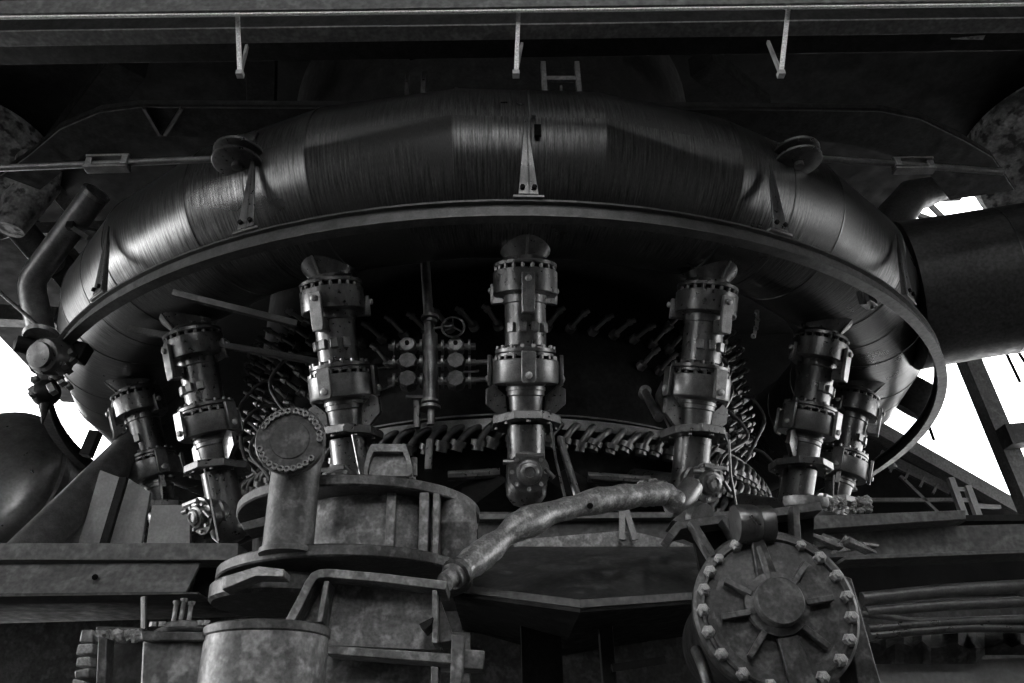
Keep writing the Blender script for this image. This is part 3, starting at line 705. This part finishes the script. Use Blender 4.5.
MB().tube([aty(456, 574, 4.7), aty(459, 571, 4.72)], .092, 20).build('clamp_ring', M_DUST2, wp)
MB().tube([aty(591, 505, 5.27), aty(590, 506, 5.2)], .02, 12).build('drilled_plug', M_SOOT, wp)
pch = [(688, 508), (707, 517), (716, 534), (700, 532), (672, 520)]
MB().prism([aty(x, y, 5.5) for x, y in pch], (0, .3, 0)).build('chute_lip', M_DUST2, wp, bevel=.006)
MB().tube(bent([aty(668, 506, 5.7), aty(682, 503, 5.72), aty(692, 486, 5.8)], .1), .085, 20).build('branch', M_LEG2, wp)
MB().lathe([(.07, 0), (.10, .02), (.105, .08), (.07, .08)], aty(694, 514, 5.5), V((.5, -.7, -.6)), 24).build('socket', M_LEG2, wp)
rg = MB()
for k in range(5): rg.sphere(aty(645+k*5+random.uniform(-2, 2), 487+random.uniform(-3, 3), 5.75), .04, 8)
rg.jitter(.02); rg.build('clinker_lump', M_RUBBLE, wp)

# ================================================================== CENTRE: kinked trough girder
tg = thing('kinked_girder', aty(580, 590, 5.6), 'broad dark girder with a shallow kink at its front edge right of the bracket', 'girder')
F0 = [aty(452, 584, 6.1), aty(580, 600, 5.45), aty(700, 592, 5.9), aty(800, 588, 6.2)]
zz_ = sum(v.z for v in F0[:3])/3
B0 = [aty(452, 560, 6.5), aty(516, 545, 6.9), aty(700, 545, 6.9), aty(800, 546, 7.2)]
b = MB(); rings = []
for f_, t_ in zip(F0, B0): rings.append(b.ring([f_, t_, t_+V((0, .05, -.03)), f_+V((0, .05, -.03))]))
b.skin(rings); b.build('sloping_plate', M_GIRD2, tg, sharp=8)
b = MB(); b.skin([b.ring([f_+V((0, -.01, -.05)), f_+V((0, -.01, .0)), f_+V((0, .03, .0)), f_+V((0, .03, -.05))]) for f_ in F0]); b.build('front_lip', M_GIRD, tg, sharp=8)
b = MB(); b.skin([b.ring([f_+V((0, .05, -.03)), V((f_.x, 9, f_.z-.02)), V((f_.x, 9, f_.z-.06)), f_+V((0, .05, -.07))]) for f_ in F0]); b.build('soffit_plate', M_DARK, tg, sharp=8)
MB().prism([aty(x, y, 6.85) for x, y in ((514, 540), (620, 531), (640, 533), (700, 548), (700, 560), (514, 580))], (0, .04, 0)).build('rear_plate', M_DUST, tg)  # lighter than the girder round it, in place of a sunlit patch
MB().prism([aty(x, y, 7.1) for x, y in ((478, 512), (700, 512), (700, 548), (478, 548))], (0, .04, 0)).build('rear_web', M_GIRD2, tg)
MB().prism([aty(x, y, 7.0) for x, y in ((478, 514), (840, 511), (840, 516), (478, 519))], (0, .2, 0)).build('rear_flange', M_GIRD, tg)
for (x0, y0, x1, y1) in ((622, 510, 622, 540), (626, 510, 635, 540)):
    MB().bar(aty(x0, y0, 6.7), aty(x1, y1, 6.7), .035, .05).build('stay', M_HOSE, tg)
# brackets & pipes behind, under the furnace band
rodthing(aty(448, 476, 7.3), aty(500, 473, 7.3), .05, 'short level pipe under the row of elbows left of the central drop pipe', 'short_pipe', M_LEG)
rodthing(aty(588, 477, 7.3), aty(650, 481, 7.3), .05, 'short level pipe under the row of elbows right of the central drop pipe', 'short_pipe', M_LEG)
for i, (x0, y0, x1, y1) in enumerate(((430, 440, 428, 470), (560, 438, 578, 498))):
    rodthing(aty(x0, y0, 6.9), aty(x1, y1, 6.9), .035, ['short upright pipe hanging below the valve stack', 'thin rod slanting down right of the central eyepiece'][i], 'thin_rod', M_LEG)
for i, (xa, xb_) in enumerate(((455, 512), (548, 600))):
    s_ = 1 if i else -1
    tag(MB().prism([aty(528+s_*20, 480, 7.2), aty(528+s_*75, 520, 7.2), aty(528+s_*95, 500, 7.5), aty(528+s_*40, 468, 7.4)], (0, .04, .02)).build('splash_plate', M_DARK), ['dark slanting plate left of the central drop pipe foot', 'dark slanting plate right of the central drop pipe foot'][i], 'plate')

# ================================================================== RIGHT: round bolted cover
YM = 4.05
mc = aty(776, 610, YM)
mh = thing('round_cover', mc, 'large round cast cover with hub, ribs and a ring of hexagonal nuts', 'cover')
fn = V((-.10, -1, .0)).normalized(); fx = V((1, -.10, 0)).normalized()
K = .395
cov = MB().lathe([(.06, -.10), (K-.02, -.10), (K, -.09), (K, -.02), (K-.015, -.005), (K-.1, .0), (.15, .012), (.02, .012)], mc, fn, 80).build('cover_plate', M_DUST2, mh)
MB().lathe([(.15, 0), (.15, .06), (.115, .065), (.112, .13), (.105, .14), (.02, .14)], mc+_z*.02, fn, 56).build('hub', M_DUST2, mh)
MB().lathe([(.355, -.02), (.355, .012), (.345, .016), (.335, .0)], mc, fn, 72).build('raised_ring', M_DUST2, mh)
MB().lathe([(.30, -1.3), (.33, -1.3), (.33, -.1), (.30, -.1)], mc, fn, 48).build('housing', M_DARK, mh)
px_b = [(737.6, 547), (722.8, 561), (711.5, 571), (706.4, 589), (708.5, 609), (715.6, 629), (729.6, 648), (749, 663), (771.8, 672.5), (815.7, 669.5), (833.9, 657.3), (843.6, 639.8), (846.6, 618.7), (843, 598.8), (831.8, 578.9), (815.4, 562.3), (797.3, 552.5)]
me = None
for i, (x, y) in enumerate(px_b):
    v = aty(x, y, YM)-mc; v.y = 0; an = math.atan2(v.z, v.x)
    p = mc+(fx*math.cos(an)+_z*math.sin(an))*(K-.045)-fn*.002
    small = i in (1, 16)
    if me is None:
        o = MB().lathe([(.034, 0), (.034, .008), (.030, .009), (.029, .034), (.024, .040), (.014, .042), (.014, .056), (.002, .057)], p, fn, 6).build('hex_nut', M_BOLT, cov, sharp=30); me = o.data; off = o.location+gloc(cov)-p
    else:
        o = bpy.data.objects.new('hex_nut', me); COL.objects.link(o); o.parent = cov; o.location = p+off-gloc(cov)
        o.rotation_euler = (0, 0, 0)
    if small: o.scale = (.8, .8, .8)
for dg in (148, 186, 232, 318, 8, 50, 98):
    a = math.radians(dg); d = fx*math.cos(a)+_z*math.sin(a)
    L_ = .27 if dg not in (98,) else .30
    MB().bar(mc+d*.13+fn*.035, mc+d*L_+fn*.02, .028, .075, fn).build('rib', M_DUST2, cov, bevel=.004)
d = V((.17, 0, -1)).normalized(); sd = V((1, 0, .17))
q0, q1 = mc+d*.13+fn*.05, mc+d*.55+fn*.05
MB().prism([q0-sd*.05, q0+sd*.05, q1+sd*.075, q1-sd*.075], fn*-.06).build('bottom_bar', M_DUST2, mh, bevel=.006)
d = V((-.12, 0, 1)).normalized(); sd = V((1, 0, .1))
q0, q1 = mc+d*.12+fn*.03, mc+d*.36+fn*.05
MB().prism([q0-sd*.055, q0+sd*.055, q1+sd*.03, q1-sd*.03], fn*-.06).build('hinge_arm', M_DUST2, mh, bevel=.006)
hc = aty(748, 524, YM-.03)
MB().lathe([(.05, 0), (.095, .01), (.10, .03), (.10, .10), (.095, .12), (.09, .13), (.095, .14), (.095, .20), (.05, .21)], hc-V((.08, 0, .0)), (1, .1, 0), 32).build('hinge_drum', M_LEG, mh)
# yoke frame above
yk = thing('yoke_frame', aty(745, 515, 4.2), 'dark welded frame holding the round bolted cover from above', 'bracket')
plate_path([(668, 532), (676, 522), (690, 519), (735, 513), (790, 506), (820, 502)], 4.15, .25, .045, M_DUST2, 'top_bar', yk)
for x0, y0, x1, y1 in ((690, 522, 712, 558), (722, 520, 740, 548), (766, 512, 785, 576), (793, 508, 795, 548)):
    MB().bar(aty(x0, y0, 4.12), aty(x1, y1, 4.12), .035, .10, V((0, 1, 0))).build('stay', M_DUST2, yk, bevel=.005)
MB().prism([aty(x, y, 4.3) for x, y in ((690, 520), (765, 512), (815, 508), (812, 560), (790, 570), (700, 570))], (0, .04, 0)).build('back_plate', M_DARK, yk)
MB().lathe([(.04, 0), (.11, .0), (.12, .02), (.12, .05), (.04, .06)], aty(806, 507, 4.3), (0.1, -.2, 1), 28).build('end_ring', M_DUST, yk)
MB().prism([aty(x, y, 4.35) for x, y in ((842, 575), (852, 578), (886, 700), (862, 700), (850, 640))], (0, .25, 0)).build('side_strut', M_DUST2, yk, bevel=.008)
tag(MB().tube(bent([aty(696, 650, 4.4), aty(704, 668, 4.3), aty(712, 700, 4.3)], .06), .03, 12).build('rubber_hose', M_LEG2), 'short dark hose end left of the round bolted cover', 'hose')

# right deck
rd = thing('deck_girder', aty(930, 530, 6.4), 'long level beam running to the right edge above the hanging cables', 'girder')
MB().prism([aty(x, y, 6.3) for x, y in ((806, 516), (966, 510), (966, 519), (806, 530))], (0, .3, 0)).build('top_beam', M_GIRD, rd, bevel=.005)
MB().prism([aty(x, y, 6.5) for x, y in ((806, 530), (1200, 519), (1200, 545), (806, 558))], (0, .04, 0)).build('web', M_GIRD, rd)
MB().prism([aty(x, y, 6.3) for x, y in ((845, 556), (1200, 542), (1200, 546), (845, 560))], (0, .3, 0)).build('bottom_flange', M_GIRD, rd, bevel=.004)
MB().prism([aty(x, y, 6.6) for x, y in ((966, 515), (1200, 512), (1200, 520), (966, 521))], (0, .3, 0)).build('rear_beam', M_DARK, rd)
rw = thing('rubble_heap', aty(860, 550, 5.8), 'pale broken scraps lying on the beam just right of the round cover', 'rubble')
for k in range(10):
    x, y = 808+k*7+random.uniform(-3, 3), 541+k*1.3+random.uniform(-6, 5)
    MB().box(aty(x, y, 5.7+random.uniform(0, .3)), (random.uniform(.05, .18), .1, random.uniform(.015, .045)), Matrix.Rotation(random.uniform(-.2, .5), 3, 'Y')).jitter(.012).build('scrap_piece', M_RUBBLE if k > 3 else M_DUST, rw, bevel=.004)
rw2 = thing('rubble_heap', aty(850, 505, 7.0), 'heap of small pale lumps on the deck under the rightmost drop pipe', 'rubble')
for k in range(26):
    x, y = 826+random.uniform(0, 44), 506+random.uniform(-7, 6)
    MB().sphere(aty(x, y, 6.8+random.uniform(0, .2)), random.uniform(.02, .04), 6).jitter(.012).build('lump', M_RUBBLE, rw2)
for i, (pts, r, m_) in enumerate((([(862, 599), (950, 590), (1200, 577)], .045, M_HOSE), ([(866, 612), (930, 606), (1200, 594)], .035, M_HOSE), ([(862, 614), (890, 617), (915, 622), (1200, 612)], .022, M_HOSE), ([(868, 629), (915, 625), (975, 621), (1200, 618)], .03, M_LEG), ([(870, 636), (930, 630), (990, 627), (1200, 640)], .028, M_LEG), ([(1010, 585), (1030, 598)], .03, M_LEG))):
    tag(MB().tube(bent([aty(x, y, 5.6) for x, y in pts], .3, 5), r, 12).build('cable', m_), ['topmost thick cable under the right deck beam', 'second thick cable under the right deck beam', 'thin pale cable dipping below the two thick cables', 'lower cable lying along the broken masonry edge', 'lowest dark cable along the broken masonry edge', 'short stub of cable at the right edge above the thick cables'][i], 'cable')
mr = thing('broken_masonry', aty(950, 650, 5.9), 'crumbling dark refractory wall at the lower right corner', 'masonry')
b = MB(); n_ = 26; rings = []
for k in range(n_):
    x = 868+k*9; t = random.uniform(-4, 4)
    rings.append(b.ring([aty(x, 632+t-k*.3, 6.0+random.uniform(-.1, .1)), aty(x, 645+t, 5.8+random.uniform(-.08, .08)), aty(x, 664-(k > 12)*9, 5.9), aty(x, 664-(k > 12)*9, 6.6), aty(x, 630, 6.6)]))
b.skin(rings); b.build('crumbled_edge', M_BRICK, mr, sharp=25)
MB().prism([aty(x, y, 6.0) for x, y in ((868, 655), (935, 662), (1200, 650), (1200, 720), (868, 720))], (0, .3, 0)).build('smooth_face', M_PALE, mr)  # pale colour imitates sunlight falling on this masonry face
b = MB(); b.skin([b.ring([aty(920+k*9, 621+random.uniform(-2, 2), 5.7), aty(920+k*9, 631+random.uniform(-2, 2), 5.7), aty(920+k*9, 631, 5.9), aty(920+k*9, 621, 5.9)]) for k in range(16)]); b.build('crust_strip', M_DUST2, mr, sharp=25)

# ================================================================== LOWER LEFT casting, barrel, brickwork
bl = thing('round_barrel', aty(266, 683, 3.8), 'squat grey drum with a thin rim at the bottom left of centre', 'drum')
cbx = aty(266, 650, 3.8); cy_ = 3.80; zt = aty(266, 619, 3.55).z
MB().lathe([(.27, -zt), (.27, -.04), (.05, -.04)], V((cbx.x, cy_, zt)), _z, 64).build('drum_body', M_DUST, bl)
MB().lathe([(.05, -.045), (.272, -.045), (.277, -.038), (.277, -.006), (.27, 0), (.05, 0)], V((cbx.x, cy_, zt)), _z, 64).build('drum_rim', M_DUST2, bl)
sb = thing('square_casting', aty(180, 683, 3.8), 'rough square casting topped by a round studded cap left of the drum', 'casting')
MB().prism([aty(x, y, 3.7) for x, y in ((142, 640), (216, 641), (208, 720), (138, 720))], (0, .5, 0)).build('casting_body', M_DUST, sb, bevel=.012)
MB().prism([aty(x, y, 3.66) for x, y in ((140, 631), (232, 632), (226, 641), (142, 641))], (0, .56, 0)).build('top_flange', M_DUST2, sb, bevel=.006)
cc = aty(176, 630, 3.75); cz = cc.z+.0
cap = MB().lathe([(.05, 0), (.155, 0), (.16, .01), (.15, .02), (.13, .022), (.125, .045), (.115, .05), (.02, .05)], V((cc.x, 3.92, cz)), _z, 40).build('round_cap', M_DUST2, sb)
for x, h in ((174, .10), (181, .11), (189, .095)):
    p = aty(x, 619, 3.85); o = MB(); 
    o.lathe([(.010, 0), (.010, h)], V((p.x, 3.85, cz+.03)), _z, 10).lathe([(.016, 0), (.018, .015), (.005, .018)], V((p.x, 3.85, cz+.03+h)), _z, 8).build('stud', M_DUST, cap)
for x in (153, 162, 199, 206):
    p = aty(x, 622, 3.82); MB().lathe([(.018, 0), (.018, .02), (.006, .022)], V((p.x, 3.83, cz+.03)), _z, 6).build('nut', M_DUST, cap)
bw = thing('brick_pier', aty(90, 683, 3.9), 'crumbling pale brick pier with an upright post at the lower left', 'masonry')
for k, (x0, x1, y0, y1) in enumerate(((80, 92, 630, 642), (76, 91, 644, 655), (75, 90, 656, 667), (73, 88, 669, 679), (70, 86, 680, 700))):
    MB().prism([aty(x0, y1, 3.8), aty(x1, y1, 3.8), aty(x1, y0, 3.8), aty(x0+2, y0, 3.8)], (0, .16, 0)).jitter(.007).build('brick', M_RUBBLE if k in (1, 2, 4) else M_DUST, bw, bevel=.008)
MB().prism([aty(x, y, 3.78) for x, y in ((98, 636), (107, 638), (105, 700), (95, 700))], (0, .08, 0)).build('post', M_DUST2, bw, bevel=.005)
MB().prism([aty(x, y, 3.9) for x, y in ((96, 626), (143, 628), (143, 633), (96, 631))], (0, .3, 0)).build('lintel', M_DUST2, bw, bevel=.005)
b = MB()
for k in range(22): b.sphere(aty(96+k*2.1, 636+random.uniform(-3, 3), 3.82+random.uniform(0, .08)), random.uniform(.012, .026), 6)
b.jitter(.006); o = b.build('crumbled_mortar', M_RUBBLE, bw); o['kind'] = 'stuff'
MB().prism([aty(x, y, 4.2) for x, y in ((92, 640), (142, 640), (142, 720), (88, 720))], (0, .1, 0)).build('recess_wall', M_BRICK, bw)

# posts in the gloom under the girders
for i, (x0, x1, y0, y1, Y, m_) in enumerate(((452, 470, 632, 720, 4.9, M_DUST2), (598, 612, 618, 720, 6.4, M_DARK), (520, 560, 612, 720, 6.7, M_DARK))):
    qa, qb = aty(x0, y0, Y), aty(x1, y0, Y)
    tag(MB().prism([qa, qb, V((qb.x, Y, 0)), V((qa.x, Y, 0))], (0, .1, 0)).build('upright_post', m_, bevel=.006), ['narrow plate behind the bracket clamp strip at the bottom', 'dark upright post under the kinked girder', 'broad dark upright under the kink of the girder'][i], 'post')
tag(MB().bar(aty(612, 668, 6.3), aty(665, 660, 6.3), .05, .05).build('cross_bar', M_DARK), 'dark level bar right of the dark upright post', 'bar')

# ================================================================== RIGHT BACKGROUND: shed roof, struts
sr = thing('shed_roof', aty(930, 490, 15), 'sloping neighbouring shed roof edge seen through the gap at the right', 'roof')
MB().prism([aty(868, 414, 14.5), aty(1024, 503, 14.5), aty(1024, 516, 14.5), aty(868, 428, 14.5)], (0, .3, 0)).build('fascia', M_SHED, sr)
MB().prism([aty(820, 405, 15.2), aty(868, 421, 15.2), aty(1024, 510, 15.2), aty(1024, 540, 15.2), aty(780, 540, 15.2)], (0, .2, 0)).build('soffit', M_BACK, sr)
for x0, y0, x1, y1, w in ((832, 500, 882, 456, .10), (880, 455, 950, 490, .22), (900, 476, 945, 520, .06), (860, 500, 955, 500, .07), (975, 505, 1000, 508, .08)):
    MB().bar(aty(x0, y0, 14.9), aty(x1, y1, 14.9), .06, w).build('truss_member', M_SHED, sr)
for x in (895, 910, 925, 938):
    MB().bar(aty(x, 462+(x-895)*.5, 14.8), aty(x-5, 472+(x-895)*.5, 14.8), .04, .04).build('rib', M_SHED, sr)
for x, y, r in ((893, 468, .08), (854, 491, .06)):
    p = aty(x, y, 14.7); MB().lathe([(r, 0), (r, .04), (r*.5, .12)], p, _z, 16).build('lamp_disc', M_PALE, sr)
sf = thing('step_frame', aty(965, 505, 13), 'pale ladder-like frame standing on the right deck before the shed roof', 'ladder')
for x0, y0, x1, y1 in ((950, 478, 966, 521), (967, 486, 980, 521)):
    MB().bar(aty(x0, y0, 13), aty(x1, y1, 13), .10, .10).build('stile', M_PALE, sf)
for x0, y0, x1, y1 in ((955, 489, 968, 489), (960, 500, 973, 500)):
    MB().bar(aty(x0, y0, 13), aty(x1, y1, 13), .05, .06).build('rung', M_PALE, sf)
MB().bar(aty(976, 506, 13), aty(1000, 507, 13), .06, .06).build('side_rail', M_PALE, sf)
tag(MB().bar(aty(958, 335, 13), aty(1040, 530, 13), .30, .30).build('slanting_column', M_GIRD), 'grey slanting steel column against the bright sky at the right', 'column')
tag(MB().bar(aty(1004, 437, 12.5), aty(1200, 420, 12.5), .3, .35).build('stub_beam', M_GIRD2), 'dark beam stub joining the slanting column at the right edge', 'beam')
for i, (x0, y0, x1, y1) in enumerate(((998, 336, 1020, 382), (1008, 336, 1030, 370), (926, 418, 934, 440), (1000, 350, 1028, 346))):
    rodthing(aty(x0, y0, 14), aty(x1, y1, 14), .03, ['left of two thin wires against the sky at the right edge', 'right of two thin wires against the sky at the right edge', 'short thin strut below the rail against the right sky', 'thin level wire crossing the right sky gap'][i], 'thin_wire', M_SOOT)
for i, (x0, y0, x1, y1) in enumerate(((915, 200, 960, 198), (918, 215, 955, 228), (930, 205, 950, 225))):
    tag(MB().bar(aty(x0, y0, 16), aty(x1, y1, 16), .08, .12).build('skylight_bar', M_DARK), ['level bar across the small skylight gap', 'lower slanting bar in the small skylight gap', 'steep bar in the small skylight gap'][i], 'bar')
# pieces hanging between rail and sky, left and right
MB_ = MB().bar(aty(96, 432, 9), aty(86, 456, 9), .12, .12)
tag(MB_.build('hanger_post', M_DARK), 'short dark post between the left rail and the ring pipe against the sky', 'post')
tag(MB().tube([pol(-78, 5.2, 6.0), pol(-84, 5.6, 5.75)], .03, 8).build('hanger_post', M_DARK), 'thin stay between the rail and the ring pipe at the left', 'post')
tag(MB().lathe([(.02, 0), (.28, .02), (.34, .2), (.34, .5), (.02, .55)], aty(905, 412, 11.0), (.4, -.3, .5), 28).build('side_nozzle', M_DUCT), 'pale rounded nozzle between the ring pipe and the rail at the right', 'nozzle')

# ================================================================== SETTING
struct('floor', MB().box(V((0, 8, -.1)), (60, 40, .2)), M_FLOOR)
struct('wall_lower', MB().box(V((0, 7.9, 1.45)), (40, .3, 3.0)), M_BRICK)
ZC = 12.0
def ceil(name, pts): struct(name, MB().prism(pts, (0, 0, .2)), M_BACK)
E1 = atz(0, 337, ZC); E2 = atz(62, 402, ZC)
print('ceiling edge', E1, E2, atz(940, 205, ZC), atz(985, 205, ZC), atz(512, 0, ZC))
CY0 = 3.6
HX0, HX1 = atz(905, 225, ZC), atz(975, 188, ZC)
hy0, hy1 = HX1.y-.1, HX0.y+1.2
hx0, hx1 = HX0.x-.3, HX1.x+.9
ceil('ceiling', [V((-16, CY0, ZC)), V((hx0, CY0, ZC)), V((hx0, 19.5, ZC)), V((-6, 24, ZC)), E2, E1, V((-16, E1.y-3, ZC))])
ceil('ceiling', [V((hx0, CY0, ZC)), V((hx1, CY0, ZC)), V((hx1, hy0, ZC)), V((hx0, hy0, ZC))])
ceil('ceiling', [V((hx0, hy1, ZC)), V((hx1, hy1, ZC)), V((hx1, 20, ZC)), V((hx0, 20, ZC))])
ceil('ceiling', [V((hx1, CY0, ZC)), V((18, CY0, ZC)), V((18, 16, ZC)), V((hx1, 20, ZC))])
ceil('ceiling', [V((-16, -11, ZC)), V((16, -11, ZC)), V((16, -7, ZC)), V((-16, -7, ZC))])  # unseen roof piece behind the camera, added to bound a light gap
struct('light_block_front', MB().box(V((0, -11, 3.9)), (32, .2, 7.8)), M_BACK)  # unseen wall added behind the camera to cut flat frontal light
for xa, xb_ in ((-16, -2.5), (4, 16)): struct('light_block_front', MB().box(V(((xa+xb_)/2, -11, 9.6)), (xb_-xa, .2, 4.8)), M_BACK)  # added side pieces leave a window gap for the ring pipe highlight
struct('light_block_left', MB().box(V((-13.5, 9, 9.3)), (.2, 14, 5.4)), M_BACK)  # unseen, added to keep low sun off the upper ring pipe
struct('light_block_left', MB().box(V((-15, -9, 6)), (.2, 4, 12)), M_BACK)  # this and the next pieces are added round a left light gap
struct('light_block_left', MB().box(V((-15, 0, 6.5)), (.2, 4, 7)), M_BACK)
struct('light_block_left', MB().box(V((-15, -2.5, 1.5)), (.2, 9, 3)), M_BACK)
struct('light_block_left', MB().box(V((-15, -2.5, 11)), (.2, 9, 2)), M_BACK)
struct('light_block_right', MB().box(V((15, -4.5, 6)), (.2, 13, 12)), M_BACK)  # unseen, added to shut out light from the right of the camera
for xa, xb_ in ((-16, -7), (7, 16)): ceil('ceiling', [V((xa, -7, ZC)), V((xb_, -7, ZC)), V((xb_, -4.5, ZC)), V((xa, -4.5, ZC))])  # added roof panels, spaced to let a strip of top light in
ceil('ceiling', [V((-16, -3.6, ZC)), V((16, -3.6, ZC)), V((16, 1.0, ZC)), V((-16, 1.0, ZC))])  # unseen roof strip, added to close off overhead light
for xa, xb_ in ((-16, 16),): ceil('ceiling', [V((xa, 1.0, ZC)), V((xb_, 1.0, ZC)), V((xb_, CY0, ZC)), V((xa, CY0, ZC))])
struct('light_block_right_upper', MB().box(V((14.5, 8, 10)), (.2, 12, 4)), M_BACK)  # unseen, added to keep right-hand sky light off the roof steelwork
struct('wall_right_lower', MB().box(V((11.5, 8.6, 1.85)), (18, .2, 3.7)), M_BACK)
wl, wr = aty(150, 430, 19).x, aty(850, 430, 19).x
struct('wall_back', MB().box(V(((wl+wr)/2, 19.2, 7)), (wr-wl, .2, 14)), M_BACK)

# ================================================================== LIGHT AND CAMERA
w = bpy.data.worlds.new('sky'); SC.world = w; w.use_nodes = True
w.node_tree.nodes['Background'].inputs[0].default_value = (1, 1, 1, 1)
w.node_tree.nodes['Background'].inputs[1].default_value = 8.0
sl = bpy.data.lights.new('sun', 'SUN'); sl.energy = 2.2; sl.angle = math.radians(6); so = bpy.data.objects.new('sun', sl); COL.objects.link(so)
so.rotation_euler = V((.97, -.08, -.02)).to_track_quat('-Z', 'Y').to_euler()
cam = bpy.data.cameras.new('camera'); co = bpy.data.objects.new('camera', cam); COL.objects.link(co)
cam.sensor_width = 36; cam.lens = 36*FPX/1024; cam.clip_start = .05; cam.clip_end = 200
co.matrix_world = Matrix(((RGT.x, UP.x, -FWD.x, CAM.x), (RGT.y, UP.y, -FWD.y, CAM.y), (RGT.z, UP.z, -FWD.z, CAM.z), (0, 0, 0, 1)))
SC.camera = co
vs = SC.view_settings
SC.display_settings.display_device = 'sRGB'
vs.view_transform = 'Standard'; vs.look = 'None'; vs.gamma = 1; vs.use_curve_mapping = False
vs.exposure = -0.5
SC.cycles.max_bounces = 6
